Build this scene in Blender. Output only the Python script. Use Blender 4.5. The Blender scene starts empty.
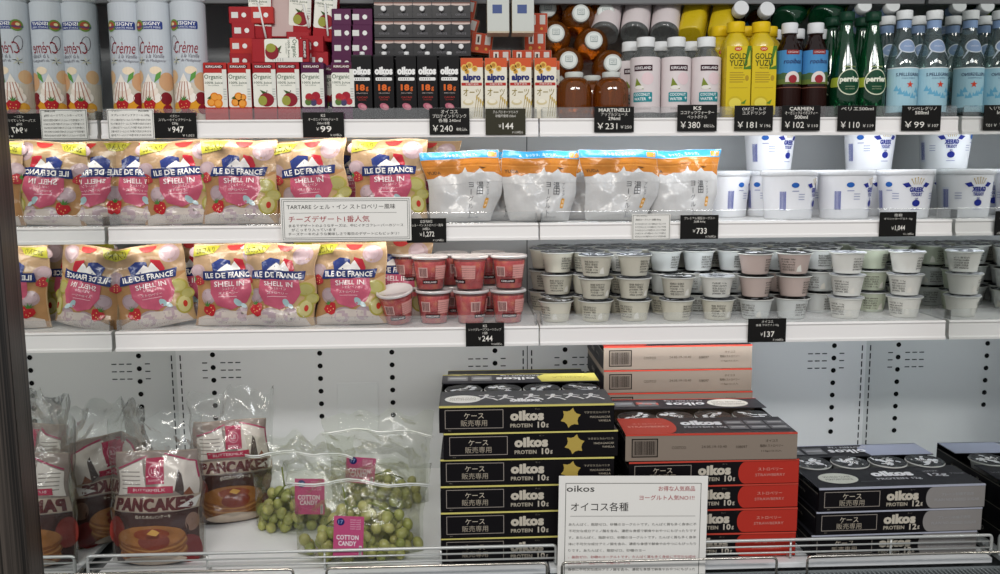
import bpy, bmesh, math, random
from mathutils import Vector, Matrix, noise
sc = bpy.context.scene
PI = math.pi
# ------------------------------------------------------------------ camera
ZC = 1.25                                   # eye height above the shop floor
CX, CD, TH, PS, RO, FPX = -0.152, 1.8, 0.131, 0.038, -0.007, 850.0
_fw = Vector((math.sin(PS)*math.cos(TH), math.cos(PS)*math.cos(TH), -math.sin(TH)))
_rt = Vector((math.cos(PS), -math.sin(PS), 0)); _up = _rt.cross(_fw)
_r2 = math.cos(RO)*_rt + math.sin(RO)*_up; _u2 = -math.sin(RO)*_rt + math.cos(RO)*_up
CAM = Vector((CX, -CD, ZC))
cd = bpy.data.cameras.new('camera'); cam = bpy.data.objects.new('camera', cd); sc.collection.objects.link(cam)
cd.sensor_width = 36; cd.lens = FPX/1000*36; cd.clip_start = .01
cam.matrix_world = Matrix(((_r2.x, _u2.x, -_fw.x, CAM.x), (_r2.y, _u2.y, -_fw.y, CAM.y), (_r2.z, _u2.z, -_fw.z, CAM.z), (0, 0, 0, 1)))
sc.camera = cam
# ------------------------------------------------------------------ world, lamps, exposure
sc.view_settings.view_transform = 'Standard'; sc.view_settings.look = 'None'
sc.view_settings.gamma = 1; sc.view_settings.use_curve_mapping = False
sc.view_settings.exposure = -0.24
sc.cycles.transparent_max_bounces = 32; sc.cycles.max_bounces = 14; sc.cycles.glossy_bounces = 8
wd = bpy.data.worlds.new('shop_air'); sc.world = wd; wd.use_nodes = True
wd.node_tree.nodes['Background'].inputs[0].default_value = (.95, .97, 1, 1)
wd.node_tree.nodes['Background'].inputs[1].default_value = .50
def area(name, loc, rot, sx, sy, power, col=(1, 1, 1), spread=PI):
    l = bpy.data.lights.new(name, 'AREA'); l.shape = 'RECTANGLE'; l.size = sx; l.size_y = sy
    l.energy = power; l.color = col; l.spread = spread
    o = bpy.data.objects.new(name, l); sc.collection.objects.link(o); o.location = loc; o.rotation_euler = rot
    return o
area('ceiling_lamp', (-.7, -2.5, 2.6), (math.radians(55), 0, 0), 1.3, .3, 38, (1, .96, .90))
area('ceiling_lamp', (1.0, -2.5, 2.6), (math.radians(55), 0, 0), 1.3, .3, 24, (.97, .98, 1))
# light strips screwed under the front edge of each shelf: (bay centre x, z, power, colour)
for bx_, wdt in ((-.45, .86), (.45, .86)):
    for zz, pw in ((.0805, 1.0), (-.1375, .75), (-.3565, 1.4)):
        k = .80 if bx_ < 0 else 1.0
        cc = (1, .95, .88) if bx_ < 0 else (.93, .97, 1)
        area('shelf_light_strip', (bx_, .030, ZC+zz), (math.radians(52), 0, 0), wdt, .014, pw*k, cc)
# ------------------------------------------------------------------ measuring helpers
def ray(px, py):
    return (_fw + _r2*((px-500)/FPX) + _u2*((287-py)/FPX))
def atY(px, py, Y):                          # point in the vertical plane at depth Y
    d = ray(px, py); t = (Y-CAM.y)/d.y; return CAM + d*t
def atZ(px, py, Z):                          # point in the horizontal plane at height Z
    d = ray(px, py); t = (Z-CAM.z)/d.z; return CAM + d*t
def xat(px, Y, Z):                           # X of picture column px at depth Y, height Z
    lo, hi = -3.0, 3.0
    for _ in range(40):
        m = (lo+hi)/2; v = Vector((m, Y, Z))-CAM
        if 500+FPX*v.dot(_r2)/v.dot(_fw) < px: lo = m
        else: hi = m
    return (lo+hi)/2
# ------------------------------------------------------------------ materials
_m = {}
def lin(h):
    c = [int(h[i:i+2], 16)/255 for i in (1, 3, 5)]
    return tuple((x/12.92 if x <= .04045 else ((x+.055)/1.055)**2.4) for x in c)+(1,)
def M(h, rough=.45, metal=0, key=None, coat=0, bump=0, bscale=60, emis=0):
    k = (h, rough, metal, coat, bump, bscale)
    if k in _m: return _m[k]
    m = bpy.data.materials.new('paint_'+h[1:]); m.use_nodes = True; nt = m.node_tree
    b = nt.nodes['Principled BSDF']; c = lin(h)
    b.inputs['Base Color'].default_value = c; b.inputs['Roughness'].default_value = rough
    b.inputs['Specular IOR Level'].default_value = .13 if rough > .33 else .4
    b.inputs['Metallic'].default_value = metal; b.inputs['Coat Weight'].default_value = coat; b.inputs['Coat Roughness'].default_value = .12
    nz = nt.nodes.new('ShaderNodeTexNoise'); nz.inputs['Scale'].default_value = bscale; nz.inputs['Detail'].default_value = 3
    tc = nt.nodes.new('ShaderNodeTexCoord'); nt.links.new(tc.outputs['Object'], nz.inputs['Vector'])
    mr = nt.nodes.new('ShaderNodeMapRange'); mr.inputs[3].default_value = max(.02, rough-.06); mr.inputs[4].default_value = min(1, rough+.06)
    nt.links.new(nz.outputs[0], mr.inputs[0]); nt.links.new(mr.outputs[0], b.inputs['Roughness'])
    if bump:
        bp = nt.nodes.new('ShaderNodeBump'); bp.inputs['Strength'].default_value = bump; bp.inputs['Distance'].default_value = .004
        nt.links.new(nz.outputs[0], bp.inputs['Height']); nt.links.new(bp.outputs[0], b.inputs['Normal'])
    _m[k] = m; return m
def clear(name, tint, haze=0.0, hcol='#ffffff', rough=.06, gl=1.0, bump=0, bscale=40, base=.04, stretch=(1, 1, 1)):
    """thin clear plastic / glass: tinted see-through + mirror-like sheen growing at grazing angles + a little milkiness"""
    if name in _m: return _m[name]
    m = bpy.data.materials.new(name); m.use_nodes = True; nt = m.node_tree; nt.nodes.clear()
    N = nt.nodes.new; L = nt.links.new
    out = N('ShaderNodeOutputMaterial'); tr = N('ShaderNodeBsdfTransparent'); tr.inputs[0].default_value = lin(tint)
    df = N('ShaderNodeBsdfDiffuse'); df.inputs[0].default_value = lin(hcol)
    g = N('ShaderNodeBsdfGlossy'); g.inputs['Roughness'].default_value = rough
    lw = N('ShaderNodeLayerWeight'); lw.inputs['Blend'].default_value = .25
    m1 = N('ShaderNodeMixShader'); m1.inputs[0].default_value = haze
    m2 = N('ShaderNodeMixShader'); mr = N('ShaderNodeMapRange'); mr.inputs[3].default_value = base; mr.inputs[4].default_value = min(1, .75*gl)
    L(lw.outputs['Fresnel'], mr.inputs[0]); L(mr.outputs[0], m2.inputs[0])
    L(tr.outputs[0], m1.inputs[1]); L(df.outputs[0], m1.inputs[2]); L(m1.outputs[0], m2.inputs[1]); L(g.outputs[0], m2.inputs[2]); L(m2.outputs[0], out.inputs[0])
    if bump:
        tc = N('ShaderNodeTexCoord'); mp = N('ShaderNodeMapping'); mp.inputs['Scale'].default_value = stretch
        nz = N('ShaderNodeTexNoise'); nz.inputs['Scale'].default_value = bscale; nz.inputs['Detail'].default_value = 4; nz.inputs['Distortion'].default_value = 1.2
        bp = N('ShaderNodeBump'); bp.inputs['Strength'].default_value = bump; bp.inputs['Distance'].default_value = .01
        L(tc.outputs['Object'], mp.inputs[0]); L(mp.outputs[0], nz.inputs[0]); L(nz.outputs[0], bp.inputs['Height'])
        L(bp.outputs[0], g.inputs['Normal']); L(bp.outputs[0], lw.inputs['Normal'])
    _m[name] = m; return m
ACRYL = clear('clear_acrylic', '#fafbfb', .05, rough=.05, base=.07)
BAGCLR = clear('crinkled_clear_film', '#f8f9f8', .02, '#f4f4f4', rough=.10, gl=.8, bump=.8, bscale=16, base=.035, stretch=(1, 1, .45))
WHITE = M('#eceae8', .35); LIPW = M('#f6f3f1', .34)
# ------------------------------------------------------------------ object helpers
def link(o, parent=None):
    sc.collection.objects.link(o)
    if parent is not None: o.parent = parent
    return o
def thing(name, label, cat, loc=(0, 0, 0), rz=0, group=None, rot=None):
    o = bpy.data.objects.new(name, None); o.empty_display_size = .02; link(o)
    o.location = loc; o.rotation_euler = rot or (0, 0, rz); tag(o, label, cat, group); return o
def tag(o, label, cat, group=None, kind=None):
    o['label'] = label; o['category'] = cat
    if group: o['group'] = group
    if kind: o['kind'] = kind
    return o
def from_bm(name, bm, mats, parent=None, smooth=False):
    me = bpy.data.meshes.new(name); bm.to_mesh(me); bm.free()
    for m in (mats if isinstance(mats, (list, tuple)) else [mats]): me.materials.append(m)
    if smooth: me.polygons.foreach_set('use_smooth', [True]*len(me.polygons))
    return link(bpy.data.objects.new(name, me), parent)
def dup(root, loc, rot, label, group=None):
    r = root.copy(); sc.collection.objects.link(r); r.location = loc; r.rotation_euler = rot if not isinstance(rot, (int, float)) else (0, 0, rot)
    r['label'] = label
    if group: r['group'] = group
    for ch in list(root.children):
        c = ch.copy(); sc.collection.objects.link(c); c.parent = r
        for g in list(ch.children):
            d = g.copy(); sc.collection.objects.link(d); d.parent = c
    return r
_used = set()
def put(proto, loc, rot, label, group=None):
    """first use moves the proto itself, later uses copy it"""
    if proto.name not in _used:
        _used.add(proto.name); proto.location = loc; proto.rotation_euler = rot if not isinstance(rot, (int, float)) else (0, 0, rot)
        proto['label'] = label
        if group: proto['group'] = group
        return proto
    return dup(proto, loc, rot, label, group)
def add_box(bm, x0, x1, y0, y1, z0, z1, mi=0, bev=0):
    b2 = bmesh.new(); bmesh.ops.create_cube(b2, size=1)
    for v in b2.verts: v.co = Vector(((x0+x1)/2+v.co.x*(x1-x0), (y0+y1)/2+v.co.y*(y1-y0), (z0+z1)/2+v.co.z*(z1-z0)))
    if bev: bmesh.ops.bevel(b2, geom=b2.edges[:], offset=bev, segments=2, affect='EDGES', profile=.6)
    merge(bm, b2, mi)
def merge(bm, b2, mi=None):
    vm = [bm.verts.new(v.co) for v in b2.verts]; b2.verts.index_update()
    for f in b2.faces:
        try:
            nf = bm.faces.new([vm[v.index] for v in f.verts]); nf.material_index = f.material_index if mi is None else mi; nf.smooth = f.smooth
        except ValueError: pass
    b2.free()
def box(name, x0, x1, y0, y1, z0, z1, m, parent=None, bev=0):
    bm = bmesh.new(); add_box(bm, x0, x1, y0, y1, z0, z1, 0, bev); return from_bm(name, bm, m, parent)
def add_lathe(bm, prof, n=28, mi=0, cx=0, cy=0, caps=True):
    rings = []
    for r, z in prof:
        rings.append([bm.verts.new((cx+r*math.cos(2*PI*k/n), cy+r*math.sin(2*PI*k/n), z)) for k in range(n)])
    for a, b in zip(rings, rings[1:]):
        for k in range(n):
            f = bm.faces.new((a[k], a[(k+1) % n], b[(k+1) % n], b[k])); f.smooth = True; f.material_index = mi
    if caps:
        f = bm.faces.new(rings[0][::-1]); f.material_index = mi
        f = bm.faces.new(rings[-1]); f.material_index = mi
def lathe(name, prof, m, parent=None, n=28, caps=True):
    bm = bmesh.new(); add_lathe(bm, prof, n, 0, caps=caps); return from_bm(name, bm, m, parent)
def add_tube(bm, pts, r, n=8, mi=0):
    pts = [Vector(p) for p in pts]; rings = []
    for i, p in enumerate(pts):
        t = (pts[min(i+1, len(pts)-1)]-pts[max(i-1, 0)]).normalized()
        a = t.orthogonal().normalized() if abs(t.z) > .95 else t.cross(Vector((0, 0, 1))).normalized()
        b = t.cross(a)
        if rings and False: pass
        rings.append([bm.verts.new(p+r*(math.cos(2*PI*k/n)*a+math.sin(2*PI*k/n)*b)) for k in range(n)])
    for A, B in zip(rings, rings[1:]):
        for k in range(n):
            f = bm.faces.new((A[k], A[(k+1) % n], B[(k+1) % n], B[k])); f.smooth = True; f.material_index = mi
    bm.faces.new(rings[0][::-1]).material_index = mi; bm.faces.new(rings[-1]).material_index = mi
def arcpath(pts, r, seg=5):
    """polyline with rounded corners"""
    pts = [Vector(p) for p in pts]; out = [pts[0]]
    for a, b, c in zip(pts, pts[1:], pts[2:]):
        p = b+(a-b).normalized()*r; q = b+(c-b).normalized()*r
        for k in range(seg+1):
            t = k/seg; out.append((1-t)**2*p+2*t*(1-t)*b+t*t*q)
    out.append(pts[-1]); return out
# ------------------------------------------------------------------ printed artwork: flat shapes laid out in millimetre-like u,v and wrapped on a part
_tc = {}
def text_geo(s, bold, shear):
    if any(ord(c_) > 0x2fff for c_ in s): bold = 0
    k = (s, bold, shear)
    if k in _tc: return _tc[k]
    cu = bpy.data.curves.new('t', 'FONT'); cu.body = s; cu.size = 1; cu.resolution_u = 2; cu.offset = bold*.6; cu.space_character = 1+bold*1.2; cu.shear = shear; cu.fill_mode = 'FRONT'
    ob = bpy.data.objects.new('t', cu); sc.collection.objects.link(ob)
    dg = bpy.context.evaluated_depsgraph_get(); me = ob.evaluated_get(dg).to_mesh()
    vs = [(v.co.x, v.co.y) for v in me.vertices]; fs = [tuple(p.vertices) for p in me.polygons]
    ob.evaluated_get(dg).to_mesh_clear(); bpy.data.objects.remove(ob); bpy.data.curves.remove(cu)
    if vs:
        x0 = min(v[0] for v in vs); x1 = max(v[0] for v in vs); y0 = min(v[1] for v in vs); y1 = max(v[1] for v in vs)
    else: x0 = y0 = 0; x1 = y1 = 1
    _tc[k] = (vs, fs, x0, x1, y0, y1); return _tc[k]
class Art:
    def __init__(s): s.bm = bmesh.new(); s.mats = []
    def mi(s, m):
        if isinstance(m, str): m = M(m, getattr(s, 'rough', .4), bump=getattr(s, 'bump', 0), bscale=34)
        if m not in s.mats: s.mats.append(m)
        return s.mats.index(m)
    def poly(s, pts, m, L=1):
        f = s.bm.faces.new([s.bm.verts.new((x, y, L)) for x, y in pts]); f.material_index = s.mi(m); return s
    def rect(s, x0, y0, x1, y1, m, L=1, r=0):
        if not r: return s.poly([(x0, y0), (x1, y0), (x1, y1), (x0, y1)], m, L)
        pts = []
        for cx, cy, a in ((x1-r, y0+r, -90), (x1-r, y1-r, 0), (x0+r, y1-r, 90), (x0+r, y0+r, 180)):
            pts += [(cx+r*math.cos(math.radians(a+t)), cy+r*math.sin(math.radians(a+t))) for t in (0, 30, 60, 90)]
        return s.poly(pts, m, L)
    def ell(s, cx, cy, rx, ry, m, L=1, n=18, a0=0, a1=360, rot=0):
        c, q = math.cos(rot), math.sin(rot); pts = []
        full = a1-a0 >= 360
        for k in range(n if full else n+1):
            t = math.radians(a0+(a1-a0)*k/n); x, y = rx*math.cos(t), ry*math.sin(t); pts.append((cx+x*c-y*q, cy+x*q+y*c))
        return s.poly(pts, m, L)
    def line(s, pts, w, m, L=2):
        for (x0, y0), (x1, y1) in zip(pts, pts[1:]):
            dx, dy = x1-x0, y1-y0; l = math.hypot(dx, dy) or 1; nx, ny = -dy/l*w/2, dx/l*w/2
            s.poly([(x0-nx, y0-ny), (x1-nx, y1-ny), (x1+nx, y1+ny), (x0+nx, y0+ny)], m, L)
        return s
    def frame(s, x0, y0, x1, y1, w, m, L=2):
        s.rect(x0, y0, x1, y0+w, m, L); s.rect(x0, y1-w, x1, y1, m, L); s.rect(x0, y0+w, x0+w, y1-w, m, L); return s.rect(x1-w, y0+w, x1, y1-w, m, L)
    def star(s, cx, cy, r0, r1, n, m, L=2, rot=PI/2):
        return s.poly([(cx+(r0 if k % 2 == 0 else r1)*math.cos(rot+PI*k/n), cy+(r0 if k % 2 == 0 else r1)*math.sin(rot+PI*k/n)) for k in range(2*n)], m, L)
    def text(s, t, cx, cy, h, m, L=3, w=None, bold=.0, shear=0, rot=0, al='c'):
        vs, fs, x0, x1, y0, y1 = text_geo(t, bold, shear)
        if not vs: return s
        k = h/max(y1-y0, .8 if any(ord(c_) > 0x2fff for c_ in t) and len(t) < 3 else .3); kx = k
        if w: kx = w/(x1-x0)
        ox = {'c': (x0+x1)/2, 'l': x0, 'r': x1}[al]; oy = (y0+y1)/2; c, q = math.cos(rot), math.sin(rot); vv = []
        for x, y in vs:
            a, b = (x-ox)*kx, (y-oy)*k; vv.append(s.bm.verts.new((cx+a*c-b*q, cy+a*q+b*c, L)))
        mi = s.mi(m)
        for f in fs:
            try: s.bm.faces.new([vv[i] for i in f]).material_index = mi
            except ValueError: pass
        return s
    def bars(s, x0, y0, x1, y1, m, n=14, L=2, seed=1):
        r = random.Random(seed); x = x0; st = (x1-x0)/n
        for k in range(n): s.rect(x0+k*st, y0, x0+k*st+st*r.choice((.35, .55, .75)), y1, m, L)
        return s
    def heavy(s, t, cx, cy, h, m, L, w, d, rot=0):
        for k, (dx, dy) in enumerate(((-d, -d*.6), (d, -d*.6), (-d, d*.6), (d, d*.6))): s.text(t, cx+dx, cy+dy, h, m, L+k*.25, w=w, bold=.05, rot=rot)
        return s
    def build(s, name, parent, f, step=0, eps=.00022, ystep=0):
        bm = s.bm
        if step and bm.verts:
            for ax, st in ((0, step), (1, ystep or step)):
                lo = min(v.co[ax] for v in bm.verts); hi = max(v.co[ax] for v in bm.verts)
                k = math.floor(lo/st)+1
                while k*st < hi:
                    co = [0, 0, 0]; no = [0, 0, 0]; co[ax] = k*st; no[ax] = 1
                    bmesh.ops.bisect_plane(bm, geom=bm.verts[:]+bm.edges[:]+bm.faces[:], plane_co=co, plane_no=no); k += 1
        for v in bm.verts:
            v.co = f(v.co.x, v.co.y, v.co.z*eps)
        return from_bm(name, bm, s.mats, parent)
def front(y): return lambda u, v, w: Vector((u, y-w, v))                  # a face that looks towards -Y
def back(y): return lambda u, v, w: Vector((-u, y+w, v))
def top(z, y0): return lambda u, v, w: Vector((u, y0+v, z+w))              # v runs backwards
def leftside(x): return lambda u, v, w: Vector((x-w, -u, v))
def cyl(R, rot=0):
    g = R if callable(R) else (lambda v: R)
    return lambda u, v, w: Vector(((g(v)+w)*math.sin(u/g(.0)+rot), -(g(v)+w)*math.cos(u/g(.0)+rot), v))
# ------------------------------------------------------------------ heights of the unit
S1, S2, S3, DK = ZC+.117, ZC-.101, ZC-.3215, ZC-.762
XL, XR, YB = -.9, .895, .36
ORD = ['first', 'second', 'third', 'fourth', 'fifth', 'sixth', 'seventh', 'eighth', 'ninth', 'tenth', 'eleventh', 'twelfth']
def struct(name, o=None):
    o['kind'] = 'structure'; return o
# ------------------------------------------------------------------ the setting
GREY = M('#d0d3d5', .42, bump=.05, bscale=8)
# back wall with perforations
b = bmesh.new(); add_box(b, XL, 0-.0012, YB, YB+.02, DK-.02, ZC+.62, 0); add_box(b, .0012, XR, YB, YB+.02, DK-.02, ZC+.62, 0)
add_box(b, -.0012, .0012, YB+.004, YB+.02, DK-.02, ZC+.62, 1)
bw = from_bm('wall_back', b, [GREY, M('#5a6066', .6)]); bw['kind'] = 'structure'
HOLE = M('#0b0c0e', .8); a = Art(); SLOT = M('#2c3136', .7)
def wz(py): return atY(400, py, YB).z
for px, inner in ((213, 1), (320, 0), (392, 0), (495, -1), (565, 1), (672, 0), (744, 0), (834, -1)):
    X = xat(px, YB, wz(360)); z0 = wz(352)
    for k in range(8 if inner else 6): a.ell(X, z0-k*.0333,   .0066, .0066, HOLE, 1, 14)
    if inner:
        for r in range(3):
            zz = z0-.021-r*.0195
            for dx in (-1, 1.2, 2.1, 3.0): a.rect(X+inner*dx*.021-.0065, zz-.0014, X+inner*dx*.021+.0065, zz+.0014, SLOT, 1)
for X in (XL+.011, -.011, .011, XR-.011):
    for k in range(14): a.rect(X-.0016, wz(352)-k*.0215-.015, X+.0016, wz(352)-k*.0215, SLOT, 1)
hol = a.build('air_holes', bw, front(YB), eps=.0006)
p0 = atY(337, 383, YB); p1 = atY(379, 430, YB)
box('cover_plate', p0.x, p1.x, YB-.0025, YB-.0004, p1.z, p0.z, M('#d0d4d6', .4), bw, .0008)
# mirrored end walls
mm = bpy.data.materials.new('mirror'); mm.use_nodes = True; pb = mm.node_tree.nodes['Principled BSDF']
pb.inputs['Base Color'].default_value = (.78, .80, .79, 1); pb.inputs['Metallic'].default_value = 1; pb.inputs['Roughness'].default_value = .015
nz = mm.node_tree.nodes.new('ShaderNodeTexNoise'); nz.inputs['Scale'].default_value = 7
mr = mm.node_tree.nodes.new('ShaderNodeMapRange'); mr.inputs[3].default_value = .0; mr.inputs[4].default_value = .03
mm.node_tree.links.new(nz.outputs[0], mr.inputs[0]); mm.node_tree.links.new(mr.outputs[0], pb.inputs['Roughness'])
struct('wall_left', box('wall_left', XL-.02, XL, -.358, YB+.02, .1, ZC+.62, mm))
struct('wall_right', box('wall_right', XR, XR+.02, -.372, YB+.02, .1, ZC+.62, mm))
# dark streaked end panel
ms = bpy.data.materials.new('dark_streaked_laminate'); ms.use_nodes = True; nt = ms.node_tree; pb = nt.nodes['Principled BSDF']
tc = nt.nodes.new('ShaderNodeTexCoord'); mp = nt.nodes.new('ShaderNodeMapping'); mp.inputs['Scale'].default_value = (210, 210, .9)
nz = nt.nodes.new('ShaderNodeTexNoise'); nz.inputs['Scale'].default_value = 1; nz.inputs['Detail'].default_value = 5
cr = nt.nodes.new('ShaderNodeValToRGB'); cr.color_ramp.elements[0].position = .42; cr.color_ramp.elements[0].color = lin('#120f0d'); cr.color_ramp.elements[1].position = .75; cr.color_ramp.elements[1].color = lin('#5c534c')
nt.links.new(tc.outputs['Object'], mp.inputs[0]); nt.links.new(mp.outputs[0], nz.inputs[0]); nt.links.new(nz.outputs[0], cr.inputs[0]); nt.links.new(cr.outputs[0], pb.inputs['Base Color']); pb.inputs['Roughness'].default_value = .35
struct('t', box('trim_1', XL-.16, XL+.001, -.41, -.3585, .1, ZC+.8, ms, None, .002))
struct('t', box('trim_2', XR-.001, XR+.16, -.41, -.373, .1, ZC+.8, ms, None, .002))
struct('t', box('ceiling', XL-.02, XR+.02, -.05, YB+.02, ZC+.62, ZC+.64, M('#6b6f72', .5)))
struct('t', box('floor', -3, 3, -3.2, .6, -.02, 0, M('#8d8a86', .5)))
# deck
b = bmesh.new()
for x0, x1 in ((XL+.022, -.0015), (.0015, XR-.01)): add_box(b, x0, x1, -.232, YB, DK-.011, DK, 0, .002)
tag(from_bm('deck_panel', b, M('#e9ebec', .3)), 'white metal deck at the bottom of the chiller', 'deck')['kind'] = 'structure'
b = bmesh.new(); add_box(b, XL, XR, -.37, YB, .1, DK-.03, 0)
cb = from_bm('cabinet_base', b, M('#8a8c8e', .5)); tag(cb, 'grey base cabinet under the white deck', 'cabinet', kind='structure')
# ------------------------------------------------------------------ shelves
LVL = (('top product', S1, .022, .038), ('middle', S2, .024, .0355), ('lower', S3, .025, .0425))
for ln, z, gh, lh in LVL:
    for bay, x0, x1, bl in ((0, XL+.004, -.0018, 'left'), (1, .0018, XR-.004, 'right')):
        t = thing('display_shelf', 'white metal %s shelf of the %s bay with price rail and clear guard' % (ln, bl), 'shelf', ((x0+x1)/2, 0, z), group='white shelves of the chiller')
        h = (x1-x0)/2
        box('board', -h, h, .012, YB-.003, -.012, -.0004, WHITE, t, .001)
        b = bmesh.new()      # price rail: an extruded profile
        prof = [(.012, -.0005), (-.004, -.0005), (-.009, -.004), (-.006, -.0075), (-.0075, -lh+.008), (-.0105, -lh+.005), (-.010, -lh), (.006, -lh), (.012, -lh+.004)]
        A = [b.verts.new((-h, y, zz)) for y, zz in prof]; B = [b.verts.new((h, y, zz)) for y, zz in prof]
        for k in range(len(prof)): b.faces.new((A[k], A[(k+1) % len(prof)], B[(k+1) % len(prof)], B[k]))
        b.faces.new(A[::-1]); b.faces.new(B); bmesh.ops.recalc_face_normals(b, faces=b.faces[:])
        from_bm('price_rail', b, LIPW, t)
        b = bmesh.new()      # clear guard: front strip with turned-back ends
        add_box(b, -h+.003, h-.003, -.005, -.0025, .0006, gh, 0, .0008)
        for sx in (-1, 1): add_box(b, *sorted((sx*(h-.003), sx*(h-.0055))), -.0024, .05, .0006, gh*.85, 0, .0006)
        from_bm('clear_guard', b, ACRYL, t)
        b = bmesh.new(); add_box(b, -h+.02, h-.02, .016, .042, -.032, -.0125, 0, .002)
        from_bm('light_housing', b, WHITE, t)
z = ZC+.392
for x0, x1, bl in ((XL+.004, -.0018, 'left'), (.0018, XR-.004, 'right')):
    t = thing('display_shelf', 'grey edge of the uppermost shelf of the %s bay, cut by the picture top' % bl, 'shelf', ((x0+x1)/2, .16, z), group='uppermost shelves'); h = (x1-x0)/2
    box('board', -h, h, .012, YB-.163, .060, .072, WHITE, t, .001); box('price_rail', -h, h, -.004, .012, -.014, .075, M('#77787a', .4), t, .002)
# ------------------------------------------------------------------ front wire rails and grille
WIRE = M('#c9cbc9', .3, .35); CHR = M('#c8c2b8', .18, 1)
def rail(x0, x1, label):
    t = thing('wire_guard_rail', label, 'rail', ((x0+x1)/2, -.222, DK), group='wire rails along the deck front'); h = (x1-x0)/2
    b = bmesh.new(); add_tube(b, arcpath([(-h, .03, .002), (-h, 0, .002), (-h, 0, .043), (h, 0, .043), (h, 0, .002), (h, .03, .002)], .008), .0032); from_bm('top_wire', b, WIRE, t)
    for zz in (.030, .017):
        b = bmesh.new(); add_tube(b, [(-h, 0, zz), (h, 0, zz)], .0019); from_bm('cross_wire', b, WIRE, t)
    n = 4
    for k in range(1, n):
        x = -h+2*h*k/n; b = bmesh.new(); add_tube(b, arcpath([(x, .025, .002), (x, .0045, .002), (x, .0045, .042)], .006), .0022); from_bm('upright_wire', b, WIRE, t)
rail(XL+.012, atY(556, 548, -.222).x, 'pale wire rail in front of the pancakes and grapes')
rail(atY(588, 546, -.222).x, XR-.008, 'pale wire rail in front of the yogurt cases')
for i, (a0, a1) in enumerate(((70, 293), (326, 547), (562, 777), (808, 1022))):
    yy = 572-(a0+a1)/2*.027
    P, Q = atY(a0, yy, -.262), atY(a1, yy, -.262); zt = atY(420, 566, -.262).z
    P.z = Q.z = zt
    b = bmesh.new(); add_tube(b, arcpath([(P.x, -.262, DK-.031), (P.x, -.262, zt), (Q.x, -.262, zt), (Q.x, -.262, DK-.031)], .010, 6), .0026)
    o = from_bm('chrome_loop', b, CHR)
    tag(o, 'chrome wire loop along the front grille, %s of four from the left' % ORD[i], 'rail', 'chrome loops on the front grille')
b = bmesh.new(); x = XL+.004
add_box(b, XL, XR, -.365, -.355, DK-.026, DK-.015, 0); add_box(b, XL, XR, -.243, -.236, DK-.026, DK-.015, 0)
add_box(b, XL, XR, -.300, -.296, DK-.0255, DK-.0155, 0)
while x < XR-.004: add_box(b, x, x+.0030, -.355, -.243, DK-.025, DK-.016, 0); x += .0088
tag(from_bm('air_grille', b, M('#8f9597', .35, .3)), 'slatted metal air grille running along the chiller front', 'grille')
gb = bmesh.new(); add_box(gb, XL, XR, -.354, -.237, DK-.0298, DK-.0262, 0)  # black sheet under the slats; shade of the grille gaps put into its colour
struct('t', from_bm('grille_gap_shade', gb, M('#0c0d0f', .8)))
#@@PRODUCTS
# ================================================================== PRODUCTS, upper product shelf
def P(name, cat): return thing(name, '', cat)
def swirl(a, cx, cy, s, L=3):
    """whipped cream rosette with fruit"""
    a.ell(cx, cy, .016*s, .009*s, '#f3ece2', L); a.ell(cx, cy+.008*s, .0125*s, .008*s, '#ece0d2', L+1); a.ell(cx+.001*s, cy+.015*s, .009*s, .0065*s, '#f6f0e8', L+2)
    a.poly([(cx-.005*s, cy+.019*s), (cx+.006*s, cy+.019*s), (cx+.001*s, cy+.031*s)], '#efe6da', L+3)
    for k in range(4): a.line([(cx-.011*s+k*.006*s, cy-.004*s), (cx-.004*s+k*.003*s, cy+.020*s)], .0011*s, '#b98474', L+4)
def strawberry(a, cx, cy, s, L=5, rot=0, col='#b3222a'):
    c, q = math.cos(rot), math.sin(rot)
    pts = [(-.9, .35), (-.5, .75), (.5, .75), (.9, .35), (.75, -.25), (.25, -.95), (-.2, -.95), (-.75, -.25)]
    a.poly([(cx+s*(x*c-y*q), cy+s*(x*q+y*c)) for x, y in pts], col, L)
    for k in range(5):
        t = PI/2+rot+(k-2)*.55; bx, by = cx-s*.6*q, cy+s*.6*c
        a.poly([(bx-.18*s, by), (bx+.18*s, by), (bx+s*.75*math.cos(t), by+s*.75*math.sin(t))], '#4d7d3a', L+1)
    for dx, dy in ((-.35, .1), (.3, .2), (0, -.3), (.4, -.25), (-.3, -.35)): a.ell(cx+s*(dx*c-dy*q), cy+s*(dx*q+dy*c), s*.06, s*.09, '#e8c27a', L+1, 6)
# --- whipped cream spray can
R = .0348; can = P('spray_can', 'can')
bd = lathe('body', [(.030, 0), (R, .003), (R, .232), (R-.002, .238), (.029, .243)], M('#bcc2c8', .25, .2), can, 36)
lathe('cap', [(.0318, .2405), (.0325, .244), (.0325, .288), (.029, .292)], M('#eef0f0', .4), can, 36)
b = bmesh.new()
for k in range(30):
    t = 2*PI*k/30; x, y = .0327*math.cos(t), .0327*math.sin(t); add_box(b, x-.0012, x+.0012, y-.0012, y+.0012, .243, .262, 0)
from_bm('cap_ribs', b, M('#d2d4d5', .4), can)
a = Art(); a.rect(-.054, .0, .054, .236, '#c4cad0', 1); a.rect(-.054, 0, .054, .075, '#cfc7b8', 2)
a.ell(-.034, .088, .014, .014, '#d9b48a', 3); a.ell(.030, .078, .017, .019, '#cfa27a', 3); a.ell(.008, .1, .012, .008, '#f0dcc0', 3)
a.rect(-.024, .182, .026, .198, '#2f3f80', 3, .003); a.text('ISIGNY', .005, .193, .007, '#f4f4f4', 4, bold=.03, w=.034); a.text('SAINTE MERE', .005, .1855, .004, '#dfe3ee', 4, w=.034)
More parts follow.
